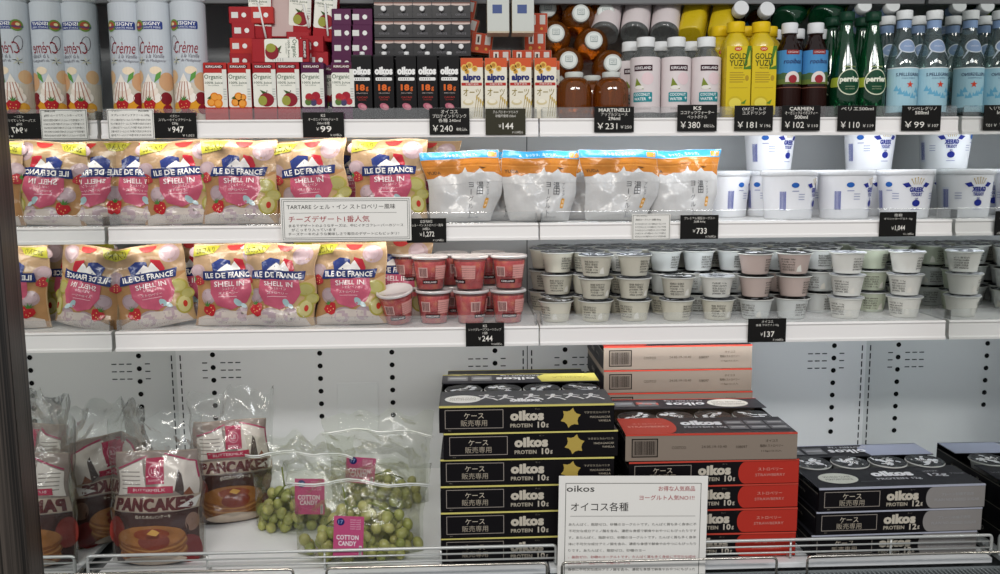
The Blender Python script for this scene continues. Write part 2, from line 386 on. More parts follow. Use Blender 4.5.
a.ell(-.024, .190, .0125, .0115, '#6f8f43', 5); a.ell(-.024, .190, .009, .008, '#a8503a', 6); a.ell(-.026, .192, .004, .003, '#e8d8a0', 7); a.frame(-.0365, .186, -.0115, .189, .001, '#2f3f80', 7)
a.text('Crème', -.001, .146, .024, '#8d2733', 4, w=.050, shear=.35)
a.text('à la Vanille', .008, .129, .008, '#6f6a74', 4, w=.036, shear=.4); a.text('de Madagascar', .010, .119, .007, '#77727c', 4, w=.040, shear=.4)
a.line([(-.026+.010*math.cos(t*.35)*(1-t/30), .155+.014*math.sin(t*.35)) for t in range(18)], .001, '#3d333a', 4)
for k in range(6):
    t = k*PI/3+.3; a.poly([(-.022, .119), (-.022+.005*math.cos(t+.4), .119+.005*math.sin(t+.4)), (-.022+.012*math.cos(t), .119+.009*math.sin(t))], '#cfc9a0' if k % 2 else '#4a4b33', 5)
a.poly([(.004, .075), (.016, .086), (.018, .099), (.008, .092)], '#5f9a49', 5)
swirl(a, -.008, .046, 1.55, 6)
a.ell(.017, .030, .018, .016, '#dd9a28', 5); a.ell(-.026, .026, .012, .010, '#e0a640', 5); a.ell(.026, .044, .012, .013, '#7d1f28', 6); a.ell(-.002, .012, .018, .010, '#8b2a2a', 5); a.ell(.028, .022, .010, .010, '#8b1f2a', 7)
strawberry(a, -.008, .030, .0145, 13)
a.build('printed_label', can, cyl(R+.0002), .006)
for i, (px, w) in enumerate(((125, 'beside the mirrored end wall'), (153.5, 'in the middle of the three real cans'), (187, 'nearest the grey gap and the juice cartons'))):
    put(can, (xat(px+1.5, .014-.006*i, S1), .048-.006*i, S1), (.06, -.02, .06)[i], 'tall whipped cream spray can '+w, 'whipped cream spray cans')
# --- small juice carton
def carton(name, w, d, h, m, cat='carton', bev=.0015):
    t = P(name, cat); box('body', -w/2, w/2, -d/2, d/2, 0, h, m, t, bev); return t
def juice(col, kind, fruit):
    t = carton('juice_carton', .0470, .0345, .1165, M(col, .4)); w = .0232; h = .1165
    a = Art(); a.rect(-w, .003, w, .029, col, 1); a.rect(-w, h-.020, w, h-.001, col, 1)
    a.rect(-w, .026, w-.008, h-.021, '#ecebe0', 2, .004); a.rect(w-.009, .026, w, h-.014, '#e2e2da', 3)
    a.rect(-w+.003, h-.012, w-.006, h-.005, '#5a1820', 3); a.text('KIRKLAND', -.002, h-.0085, .0045, '#f4f0ec', 4, bold=.03, w=.032)
    a.text('Organic', -.004, h-.030, .0115, '#4f6a54', 4, w=.036, bold=.01); a.text('100% Juice', -.003, h-.0415, .0058, '#4b5c50', 4, w=.036, bold=.01); a.text('from concentrate', -.004, h-.046, .0025, '#6b7b70', 4, w=.022)
    for k in range(5): a.rect(w-.0075, h-.055-k*.005, w-.0015, h-.053-k*.005, '#b9bcb6', 4)
    if fruit == 'orange':
        for x, y, r in ((-.010, .036, .0085), (.004, .034, .0095), (-.003, .047, .009), (.006, .046, .007)):
            a.ell(x, y, r, r, '#dd7f1d', 5); a.ell(x, y, r*.7, r*.7, '#eda043', 6)
        a.poly([(-.018, .044), (-.010, .050), (-.011, .042)], '#3f5a2c', 7)
    elif fruit == 'apple':
        a.ell(.003, .041, .0155, .014, '#8c2430', 5); a.ell(-.005, .039, .009, .010, '#9a9c45', 6); a.line([(.002, .052), (.005, .060)], .0012, '#4a3020', 7); a.poly([(.004, .056), (-.010, .061), (-.004, .053)], '#3f5a2c', 7)
    else:
        for x, y, r, c in ((-.008, .046, .008, '#b02a35'), (.006, .048, .009, '#a32334'), (.012, .037, .007, '#b8303a'), (-.010, .036, .007, '#5d7a3a'), (.001, .035, .007, '#4a4468'), (-.001, .044, .006, '#c03a40')): a.ell(x, y, r, r, c, 5)
    a.build('printed_front', t, front(-.0173))
    a = Art(); a.rect(-.021, -.0155, .021, .0155, col, 1); a.ell(.008, .0, .005, .005, '#e8e8e4', 2); a.rect(-.018, -.006, -.004, .006, '#dcdcd8', 2); a.build('printed_end', t, top(h+.0001, 0))
    a = Art(); a.rect(-.0165, .003, .0165, .029, col, 1); a.rect(-.0165, h-.020, .0165, h-.001, col, 1); a.build('printed_side', t, leftside(-.0236))
    a = Art(); a.rect(-.0225, .003, .0225, .1, '#c1aaa5' if kind != 'berry' else '#a58aa2', 1); a.build('printed_back', t, back(.0173))
    return t
jo, ja, jb = juice('#b5302c', 'o', 'orange'), juice('#a3242c', 'a', 'apple'), juice('#562248', 'berry', 'berry')
Y0 = .032
for i, (pr, px, Y, w) in enumerate(((jo, 215.5, Y0, 'orange juice carton with oranges on the front, first upright carton from the left'), (jo, 240, Y0, 'orange juice carton with oranges on the front, second upright carton from the left'),
    (ja, 264.5, Y0, 'apple juice carton beside the orange juice cartons'), (ja, 288.5, Y0, 'apple juice carton beside the purple berry cartons'),
    (jb, 313, Y0, 'purple topped berry juice carton next to the apple cartons'), (jb, 343, Y0, 'purple topped berry juice carton next to the black protein drinks'), (jb, 331, Y0+.043, 'purple topped berry juice carton set back in the gap between two others'))):
    put(pr, (xat(px, Y-.02, S1+.05), Y, S1), random.Random(i).uniform(-.03, .03), 'small upright '+w, 'upright juice cartons')
# second row of upright cartons that carries the loose pile
for k, px in enumerate((222, 247, 271, 296)):
    Y = .075+.0; put(ja if k > 1 else jo, (xat(px, Y, S1+.05), Y, S1), 0, 'small upright juice carton in the second row, half hidden behind the %s front carton' % ORD[k], 'second row juice cartons')
ph = math.radians
def lying(pr, px, py, Y, rot, label, g):
    p = atY(px, py, Y); L_ = {ja: .1165, jo: .1165, jb: .1165}.get(pr, .1245) if abs(rot[0]-ph(90)) < .1 else 0
    put(pr, (p.x, Y+L_, p.z), rot, label, g)
# red ends of cartons lying on their backs (the carton top faces the viewer)
i = 0
for py, xs in ((15, (240, 262)), (30.5, (243,)), (46, (241,)), (61, (241, 263))):
    for px in xs:
        lying(jo if i % 2 else ja, px, py, .060, (ph(90), 0, 0), 'red end of a lying juice carton, %s of the red ends counted from top left' % ORD[i], 'lying red juice cartons'); i += 1
lying(ja, 262, 39.5, .085, (ph(4), ph(2), ph(3)), 'apple juice carton leaning upright at the back behind the pile of red cartons', 'leaning juice cartons')
lying(ja, 284, 39.5, .088, (ph(4), 0, ph(182)), 'pale backed juice carton standing turned round behind the pile', 'leaning juice cartons')
lying(ja, 301, 39.5, .092, (ph(3), ph(4), 0), 'apple juice carton with white straw leaning behind the sideways carton', 'leaning juice cartons')
lying(ja, 325, 42, .085, (ph(3), ph(6), 0), 'tilted apple juice carton with white straw beside the purple ends', 'leaning juice cartons')
p = atY(254, 52, .036); put(ja, (p.x, .036, S1+.1175+.0235), (0, ph(90), 0), 'apple juice carton lying on its side on top of the front row', 'leaning juice cartons')
lying(ja, 317, 60, .058, (ph(90), 0, 0), 'red ended juice carton beside the sideways carton, lying above the berry cartons', 'lying red juice cartons')
lying(ja, 294, 40, .062, (ph(90), 0, ph(4)), 'red ended juice carton with white sticker above the sideways carton', 'lying red juice cartons')
lying(ja, 317, 44, .058, (ph(90), 0, ph(-5)), 'red ended juice carton with white sticker next to the purple ends', 'lying red juice cartons')
for r, py in enumerate((17, 33, 48, 63)):
    for c, px in enumerate((343, 361)):
        lying(jb, px, py, .060, (ph(90), 0, 0), 'purple ended berry juice carton lying in the %s layer from the top, %s column' % (ORD[r], ('left', 'right')[c]), 'lying purple juice cartons')
b = bmesh.new()
for k, (x0, y0, x1, y1, Y) in enumerate(((258, 2, 266, 38, .060), (303, 4, 309, 28, .068), (325, 4, 328, 36, .060))):
    b = bmesh.new(); add_tube(b, [atY(x0, y0, Y), atY(x1, y1, Y)], .0022); o = from_bm('drinking_straw', b, M('#e8e8e4', .4))
    tag(o, 'thin white straw stuck on the %s leaning juice carton' % ('left', 'middle', 'right')[k], 'straw', 'straws on the juice cartons')
# --- black protein drink carton
t = carton('protein_drink_carton', .0415, .0385, .129, M('#131214', .3)); pdk = t; h = .129
b = bmesh.new(); add_box(b, -.0208, .0208, -.0193, .0193, h-.0005, h+.0025, 0, .001); from_bm('top_fold', b, M('#17161a', .3), t)
lathe('cap', [(.0055, h+.002), (.0055, h+.010), (.004, h+.011)], M('#e6e6e6', .35), t, 16)
a = Art(); w = .0205; a.rect(-w, .002, w, h-.001, '#161517', 1)
a.heavy('oikos', 0, h-.030, .0155, '#f1f0ee', 3, .036, .0006); a.text('PRO', .002, h-.040, .0028, '#c8c8c8', 3)
a.rect(-.017, h-.050, .017, h-.0435, '#e9e8e6', 2, .002)
for k in range(5): a.ell(-.013+k*.0045, h-.0467, .0012, .0012, '#2a2a2a', 3, 6)
a.heavy('18', -.003, h-.064, .0125, '#df6a2c', 3, .017, .0004); a.text('g', .0105, h-.067, .009, '#df6a2c', 3, bold=.03, w=.0055)
a.text('PROTEIN', 0, h-.0755, .0022, '#c9b8b4', 3, w=.022); a.text('CACAO', 0, h-.084, .0038, '#b23a34', 3, bold=.02, w=.022); a.text('FLAVOR', 0, h-.089, .0025, '#b23a34', 3, w=.016)
a.ell(0, h-.103, .010, .0065, '#b8687a', 3, rot=-.4); a.ell(.002, h-.103, .006, .0035, '#cf8c97', 4, rot=-.4)
a.build('printed_front', t, front(-.0194))
a = Art(); a.poly([(-.0195, .0085), (-.010, .0075), (.010, .0075), (.0195, .0085), (.0195, .0115), (-.0195, .0115)], '#cbb8b0', 1); a.rect(-.0195, .0115, .0195, .0135, '#8f6458', 2); a.text('oikos', 0, -.010, .0065, '#77757a', 2, w=.022); a.build('printed_end', t, top(h+.0026, 0))
for i, px in enumerate((362, 384, 406.5, 427.5, 449.5)):
    put(pdk, (xat(px, .013, S1+.06), .034, S1), 0, 'black protein drink carton standing in front, %s from the left of five' % ORD[i], 'upright black protein drinks')
for i, px in enumerate((367, 388, 409, 430, 451)):
    put(pdk, (xat(px, .080, S1+.06), .080, S1), 0, 'black protein drink carton in the second upright row, behind the %s front one' % ORD[i], 'second row black protein drinks')
for r in range(4):
    for c in range(5):
        px = 384+c*19.2
        z_ = S1+.1335+.0435*0; p = atY(px, 50-15.6*(3-r), .105+.012*(3-r))
        put(pdk, (xat(px, .060, S1+.2), .190, S1+.1335+.0197+.0388*(3-r)), (ph(90), 0, 0), 'black protein drink carton lying with its capped top forward, %s layer up, %s column' % (ORD[3-r], ORD[c]), 'lying black protein drinks')
# --- oat drink carton
t = carton('oat_drink_carton', .0465, .042, .1245, M('#c8bda8', .35)); oat = t; h = .1245; w = .0228
a = Art(); a.rect(-w, .001, w, h-.001, '#eae4d3', 1); a.rect(-w, h-.019, w, h-.0005, '#cf5a33', 2)
for x, y, r in ((-.015, h-.020, .007), (-.005, h-.015, .007), (.006, h-.022, .006), (-.010, h-.028, .005)): a.ell(x, y, r, r, '#e2b85c', 3); a.ell(x, y, r*.55, r*.55, '#b98234', 4)
a.heavy('alpro', 0, h-.041, .017, '#262e6e', 5, .036, .0005); a.rect(-w+.001, h-.0565, w-.002, h-.0505, '#b8332c', 3, .001); a.text('砂糖不使用', 0, h-.0535, .0038, '#f0e8e0', 4, w=.026)
a.text('オーツ', 0, h-.070, .015, '#8f7a2b', 4, bold=.02, w=.036)
a.ell(-.008, .034, .011, .006, '#d8c9a0', 3); a.ell(-.008, .036, .008, .004, '#f0ead8', 4)
for k in range(4): a.line([(.004+k*.005, .004), (.010+k*.004, .048-k*.004)], .001, '#a38b3e', 3); a.ell(.010+k*.004, .044-k*.004, .0016, .005, '#c3a552', 4, 8)
a.build('printed_front', t, front(-.0211))
a = Art(); a.rect(-.0225, -.0205, .0225, .0205, '#b9482c', 1); a.rect(-.014, -.004, -.003, .017, '#dcd6cc', 2, .001); a.rect(-.0105, .0, -.0065, .013, '#3a3030', 3); a.rect(.006, -.003, .018, .017, '#cfcac4', 2); a.ell(-.010, -.013, .004, .004, '#d9a04a', 2, 10); a.ell(.010, -.012, .003, .003, '#d9a04a', 2, 10); a.build('printed_end', t, top(h+.0002, 0))
a = Art(); a.rect(-w, .004, w, h-.004, '#c9ccc6', 1); a.rect(-.012, .04, .008, .058, '#4a5a8a', 2)
for k in range(7): a.rect(-.016, h-.02-k*.006, .014, h-.0175-k*.006, '#8b9098', 2)
a.build('printed_back', t, back(.0211))
for i, px in enumerate((472, 496, 520.5, 545.5)):
    put(oat, (xat(px, .012, S1+.06), .033, S1), 0, 'cream oat drink carton with orange top standing in front, %s from the left' % ORD[i], 'upright oat drinks')
for i, px in enumerate((477, 501, 525, 548)): put(oat, (xat(px, .080, S1+.06), .080, S1), 0, 'oat drink carton in the second upright row, behind the %s front one' % ORD[i], 'second row oat drinks')
for i, (px, py, Y, r, w) in enumerate(((500, 60, .072, 0, 'left of the two lowest front ones'), (523, 60, .072, 0, 'right of the two lowest front ones'), (482, 43, .1, .12, 'just left of the pale turned cartons'),
    (467, 27, .11, .3, 'tilted at the left edge, under another'), (465, 9, .12, .2, 'highest at the left edge of the pile'), (537, 23, .11, 0, 'right of the pale turned cartons, high up'), (535, 42, .105, 0, 'right of the pale turned cartons, below another'), (541, 60, .09, 0, 'small corner showing right of the front pair'))):
    lying(oat, px, py, Y, (ph(90), r, 0), 'orange end of a lying oat drink carton, '+w, 'lying oat drinks')
for i, px in enumerate((498, 522.5)):
    lying(oat, px, 35, .058, (ph(2), 0, PI), 'oat drink carton turned to its pale back panel, %s of two' % ('left', 'right')[i], 'turned oat drinks')
# --- round apple juice bottle
AMB = clear('amber_juice', '#dc9a48', .30, '#a05c1c', rough=.05, base=.06); 
t = P('apple_juice_bottle', 'bottle'); ajb = t
lathe('juice_body', [(.022, 0), (.030, .002), (.0345, .012), (.0375, .032), (.0375, .050), (.0368, .064), (.033, .076), (.026, .083), (.0190, .0865), (.0175, .088)], AMB, t, 36)
lathe('cap', [(.0192, .0868), (.0197, .088), (.0197, .097), (.0185, .0985)], M('#c9cdc8', .35), t, 32)
a = Art(); a.ell(0, 0, .0155, .0155, '#dfe4e0', 1, 24); a.frame(-.008, -.004, .008, .009, .001, '#8a9a98', 2)
for k in range(3): a.text(('MADE', 'WITH', 'APPLES')[k], 0, .005-k*.004, .0028, '#7a8a8a', 3)
a.build('cap_print', t, top(.0986, 0))
GA = 'apple juice bottles'
for i, (px, Y, w) in enumerate(((574, .05, 'standing in front at the left'), (611, .05, 'standing in front nearest the coconut water'), (592, .115, 'standing in the second row between the two front ones'), (556, .13, 'standing in the second row behind the left one'), (628, .125, 'standing in the second row behind the right one'))):
    put(ajb, (xat(px, Y, S1+.04), Y, S1), 0, 'amber apple juice bottle '+w, GA)
for i, (px, py, Y, tilt, w) in enumerate(((569, 60, .095, 84, 'lying low at the left, its cap just above the front bottles'), (613, 63, .085, 84, 'lying low at the right, its cap beside the coconut water'), (594, 40, .12, 84, 'lying on the middle right of the heap'), (556, 33, .13, 84, 'lying at the left edge of the heap'), (581, 13, .15, 84, 'lying highest in the heap'), (606, 12, .17, 84, 'lying beside the highest one, under the shelf edge'), (548, 8, .19, 84, 'lying at the top left of the heap'))):
    p = atY(px, py, Y); q = ph(tilt); put(ajb, (p.x, Y+.0985*math.sin(q), p.z-.0985*math.cos(q)), (q, 0, 0), 'amber apple juice bottle '+w, GA)
# --- coconut water bottle
def lean(px, py, Y, d):
    """base centre at the pixel, axis along d (away from the viewer and up)"""
    p = atY(px, py, Y); e = Vector(d).normalized().to_track_quat('Z', 'Y').to_euler(); return (p.x, Y, p.z), (e.x, e.y, e.z)
PET = clear('clear_bottle_plastic', '#e6ebea', .14, '#cfd4d2', rough=.05, base=.08)
R = .0315; t = P('coconut_water_bottle', 'bottle'); coc = t
lathe('bottle', [(.028, 0), (R, .003), (R, .118), (.030, .126), (.0245, .136), (.019, .143), (.018, .152)], PET, t, 32)
lathe('cap', [(.0193, .149), (.0195, .150), (.0195, .168), (.0185, .1695)], M('#e6e8e8', .35), t, 28)
lathe('label_sleeve', [(R+.0003, .012), (R+.0005, .014), (R+.0005, .1245), (R-.0005, .127)], M('#ddd3d3', .4), t, 32, caps=False)
a = Art(); a.rect(-.020, .098, .020, .110, '#3a1d28', 1); a.text('KIRKLAND', 0, .104, .006, '#f2eeee', 2, bold=.03, w=.034)
a.poly([(-.018, .062), (-.014, .084), (-.002, .066), (.002, .060)], '#7c8c35', 2); a.ell(-.008, .064, .010, .004, '#ece8e0', 3); a.ell(.010, .082, .013, .013, '#e6cdd0', 1)
a.rect(-.022, .034, .020, .054, '#2c8b93', 2, .002); a.text('COCONUT', -.002, .049, .006, '#f2f6f6', 3, bold=.03, w=.034); a.text('WATER', -.006, .040, .006, '#f2f6f6', 3, bold=.03, w=.026); a.text('+', .015, .042, .006, '#f2f6f6', 3, bold=.03)
a.rect(-.018, .018, .018, .022, '#c9bcbc', 1)
a.build('printed_label', t, cyl(R+.0008), .006)
for i, (px, Y, rz, w) in enumerate(((646, .046, -.35, 'in front at the left, label turned to its small print'), (676.5, .046, 0, 'in front between two others'), (706.5, .046, .02, 'in front beside the yellow drinks'), (631, .108, 0, 'in the second row at the left'), (661, .108, 0, 'in the second row in the middle'), (691, .108, 0, 'in the second row at the right'))):
    put(coc, (xat(px, Y-.01, S1+.06), Y, S1), rz, 'coconut water bottle '+w, 'upright coconut water bottles')
for i, (px, py) in enumerate(((604, 36), (634, 36), (664, 36))):
    put(coc, *lean(px, py, .165, (.20, .60, .77)), 'pale labelled coconut water bottle leaning back at the top of the display, %s of three' % ('left', 'middle', 'right')[i], 'leaning coconut water bottles')
# --- yuzu drink
def square_lathe(bm, prof, n=32, p=3.4, mi=0):
    rings = []
    for r, z in prof:
        e = p if r > .0225 else 2
        ring = []
        for k in range(n):
            t_ = 2*PI*k/n; c, s = math.cos(t_), math.sin(t_); q = (abs(c)**e+abs(s)**e)**(-1/e); ring.append(bm.verts.new((r*q*c, r*q*s, z)))
        rings.append(ring)
    for A, B in zip(rings, rings[1:]):
        for k in range(n):
            f = bm.faces.new((A[k], A[(k+1) % n], B[(k+1) % n], B[k])); f.smooth = True; f.material_index = mi
    bm.faces.new(rings[0][::-1]); bm.faces.new(rings[-1])
t = P('yuzu_drink_bottle', 'bottle'); yz = t; YEL = M('#d0b51e', .28, coat=.5)
b = bmesh.new(); square_lathe(b, [(.024, 0), (.0275, .003), (.0275, .140), (.0262, .156), (.0225, .168), (.0165, .174), (.0165, .180)]); from_bm('bottle', b, YEL, t)
lathe('cap', [(.0185, .178), (.019, .179), (.019, .198), (.018, .200)], M('#e3bf1c', .35), t, 28)
a = Art(); a.rect(-.026, .006, .026, .148, '#d9bf28', 1); a.poly([(.010, .1), (.026, .1), (.026, .148), (.018, .148)], '#4d7a2a', 2); a.poly([(.014, .104), (.0245, .108), (.0235, .14)], '#d5c43a', 3)
a.ell(-.002, .142, .008, .0045, '#c8402c', 3); a.text('OKF', -.002, .142, .004, '#fff4d0', 4, bold=.03)
a.text('GOLD', -.002, .127, .012, '#3d4a1c', 4, bold=.02, w=.036); a.text('YUZU', -.001, .113, .0125, '#3d4a1c', 4, bold=.02, w=.038); a.text('RECIPE', -.001, .103, .003, '#5a5a20', 4, w=.018)
for k in range(5): a.rect(-.019, .073+k*.0048, .010+(k % 2)*.003, .075+k*.0048, '#b0922a', 2)
a.ell(.018, .082, .004, .006, '#b0922a', 2); a.ell(-.006, .030, .017, .015, '#cdb52c', 2); a.ell(-.006, .030, .013, .011, '#e6d65a', 3); a.ell(.014, .016, .010, .009, '#b7a92a', 4); a.line([(-.02, .062), (.02, .062)], .0009, '#b0922a', 2); a.poly([(.006, .030), (.018, .038), (.014, .028)], '#5d8a30', 5)
a.build('printed_label', t, front(-.0278))
for i, (px, Y, w) in enumerate(((738, .040, 'standing in front at the left'), (763.5, .040, 'standing in front beside the rooibos tea'), (722, .092, 'standing one row back, half hidden by the coconut water'), (748, .098, 'standing in the second row behind the left one'), (771, .098, 'standing in the second row behind the right one'))):
    put(yz, (xat(px, Y-.025, S1+.08), Y, S1), 0, 'bright yellow yuzu drink bottle '+w, 'yuzu drink bottles')
for i, (px, py, tx, ty) in enumerate(((690, 37, 0, 0), (720, 36, 0, 0))):
    put(yz, *lean(px, py, .165, (.30, .62, .72)), 'bright yellow yuzu drink bottle leaning back under the shelf edge, %s of two' % ('left', 'right')[i], 'yuzu drink bottles')
# --- rooibos tea
t = P('tea_bottle', 'bottle'); tea = t
lathe('bottle', [(.023, 0), (.0268, .003), (.0268, .132), (.0255, .142), (.020, .156), (.015, .166), (.0145, .178)], clear('dark_tea', '#5a2410', .5, '#2a0f08', rough=.05, base=.06), t, 32)
lathe('cap', [(.0165, .176), (.017, .177), (.017, .196), (.016, .198)], M('#e2e4e6', .35), t, 28)
a = Art(); a.rect(-.040, .070, .040, .140, '#4d8fc4', 1); a.rect(-.040, .070, .040, .092, '#6a7a3c', 2); a.poly([(-.04, .088), (-.02, .094), (.0, .090), (.02, .096), (.04, .090), (.04, .08), (-.04, .08)], '#4f6b46', 3)
a.rect(-.014, .131, .014, .140, '#8b2c2c', 3, .001); a.text('ORGANIC', 0, .1355, .004, '#f2dada', 4, w=.022); a.text('rooibos', 0, .117, .010, '#2d2452', 4, bold=.02, w=.038, shear=.2)
a.ell(-.000, .082, .0150, .0140, '#e7ddd6', 5, 24, 0, 180); a.rect(-.015, .074, .015, .082, '#e7ddd6', 5); a.ell(0, .080, .0085, .0085, '#9c2f38', 7); a.rect(-.040, .006, .040, .066, '#26100c', 1); a.rect(-.040, .062, .040, .0635, '#8a5a4a', 2)
a.build('printed_label', t, cyl(.0271), .006)
for i, (px, Y, w) in enumerate(((790, .040, 'in front at the left, beside the yellow drink'), (816, .040, 'in front beside the green bottles'), (774, .125, 'behind the second yellow drink'), (797, .115, 'in the second row at the left'), (820, .120, 'in the second row at the right'))):
    put(tea, (xat(px, Y-.012, S1+.08), Y, S1), 0, 'dark rooibos tea bottle '+w, 'rooibos tea bottles')
for i, (px, py) in enumerate(((742, 7), (768, 8))):
    p = atY(px, py, .14); q = ph(75); put(tea, (p.x, .14+.2*math.sin(q), p.z-.2*math.cos(q)), (q, 0, 0), 'dark tea bottle lying high up with its white cap forward, %s of two' % ('left', 'right')[i], 'rooibos tea bottles')
# --- green sparkling water
GRN = clear('green_bottle_plastic', '#5aa878', .30, '#16603c', rough=.06, base=.07); CW = clear('pale_bottle_plastic', '#dbe8e6', .09, '#a8bcc0', rough=.05, base=.08)
PROFG = [(.026, 0), (.031, .004), (.0309, .070), (.0288, .090), (.0262, .112), (.0222, .140), (.0168, .170), (.0128, .192), (.0128, .205)]
t = P('green_water_bottle', 'bottle'); grn = t; lathe('bottle', PROFG, GRN, t, 36)
lathe('cap', [(.0158, .203), (.0162, .204), (.0162, .220), (.015, .222)], M('#173a2a', .35), t, 28)
a = Art(); a.rect(-.045, .064, .045, .084, '#9aa83a', 1, .004); a.ell(0, .074, .0265, .0275, '#dfe3c8', 2, 28); a.ell(0, .074, .0242, .0252, '#12432c', 3, 28)
a.heavy('perrier', .000, .078, .0145, '#e8ead8', 5, .043, .0004); a.rect(-.010, .064, .010, .065, '#9aa88a', 4); a.text('eau minérale', 0, .060, .004, '#9aa88a', 5, w=.020); a.text('SPARKLING', 0, .106, .003, '#b4c27a', 4, w=.03)
for x in (-.03, -.02, .0, .02, .03): a.ell(x, .026-abs(x)*.1, .002, .0045, '#2f6b48', 2, 8)
a.build('printed_label', t, lambda u, v, w: Vector((((.0313 if v < .07 else .0313-.0021*min(1, (v-.07)/.02)-.13*max(0, v-.09))+w)*math.sin(u/.0313), -((.0313 if v < .07 else .0313-.0021*min(1, (v-.07)/.02)-.13*max(0, v-.09))+w)*math.cos(u/.0313), v)), .006)
for i, (px, Y, w) in enumerate(((846.5, .045, 'in front at the left, beside the tea'), (873, .046, 'in front beside the clear water bottles'), (832, .11, 'in the second row behind the left one'), (862, .112, 'in the second row in the gap between the front two'))):
    put(grn, (xat(px, Y-.012, S1+.08), Y, S1), 0, 'dark green sparkling water bottle '+w, 'green sparkling water bottles')
for i, (px, py) in enumerate(((783, 22), (821, 20))):
    put(grn, *lean(px, py, .17, (.62, .60, .50)), 'green sparkling water bottle leaning sideways under the shelf edge, %s of two' % ('left', 'right')[i], 'green sparkling water bottles')
# --- clear sparkling water
t = P('clear_water_bottle', 'bottle'); spw = t; lathe('bottle', [(.027, 0), (.0325, .004), (.0325, .106), (.031, .118), (.0265, .138), (.0200, .160), (.0150, .180), (.0138, .196), (.0138, .208)], CW, t, 36)
lathe('cap', [(.0162, .206), (.0167, .207), (.0167, .2235), (.0155, .225)], M('#e3e6e6', .35), t, 28)
lathe('neck_band', [(.0146, .188), (.0146, .204)], M('#8aa3c8', .4), t, 28, caps=False)
a = Art(); a.rect(-.048, .010, .048, .104, '#a9cfdd', 1); a.rect(-.048, .102, .048, .104, '#e8eff0', 2); a.text('S.PELLEGRINO', .001, .089, .0068, '#22305e', 3, bold=.02, w=.054)
a.text('ACQUA MINERALE', 0, .081, .003, '#4a6a90', 3, w=.03); a.star(.003, .068, .0078, .0031, 5, '#d5452e', 4)
for k, (x, y) in enumerate(((-.024, .061), (-.016, .054), (.020, .058), (.026, .050), (-.004, .050), (.010, .046))): a.poly([(x-.006, y-.006), (x, y+.006), (x+.004, y-.003), (x+.008, y+.002), (x+.009, y-.007)], '#6fb2d2', 2)
a.text('500 ml', 0, .022, .004, '#4a86aa', 3)
a.build('printed_label', t, cyl(.0328), .006)
a = Art(); a.ell(0, 0, .0195, .0145, '#dfe6ec', 1, 24); a.ell(0, 0, .0172, .0125, '#8fa4c6', 2, 24); a.text('S.PELLEGRINO', 0, .0, .003, '#dfe6f0', 3, w=.018)
for s in (-1, 1): a.poly([(s*.010, -.008), (s*.014, -.007), (s*.021, -.026), (s*.0195, -.026)], '#c3cfda', 1)
a.build('neck_emblem', t, lambda u, v, w: Vector(((.0237-.29*v+w)*math.sin(u/.0237), -(.0237-.29*v+w)*math.cos(u/.0237), .149+v)), .005)
for i, (px, Y, w) in enumerate(((904, .046, 'in front at the left, beside the green bottles'), (934, .046, 'in front beside the mirrored end wall'), (887, .112, 'in the second row behind the left one'), (918, .112, 'in the second row showing between the front two'))):
    put(spw, (xat(px, Y-.012, S1+.08), Y, S1), 0, 'clear blue labelled water bottle '+w, 'clear sparkling water bottles')
for i, (px, py) in enumerate(((862, 8), (890, 8))):
    p = atY(px, py, .17); put(spw, (p.x, .17+.21*math.sin(ph(72)), p.z-.21*math.cos(ph(72))), (ph(72), 0, 0), 'clear water bottle lying high up with its pale cap forward, %s of two' % ('left', 'right')[i], 'clear sparkling water bottles')
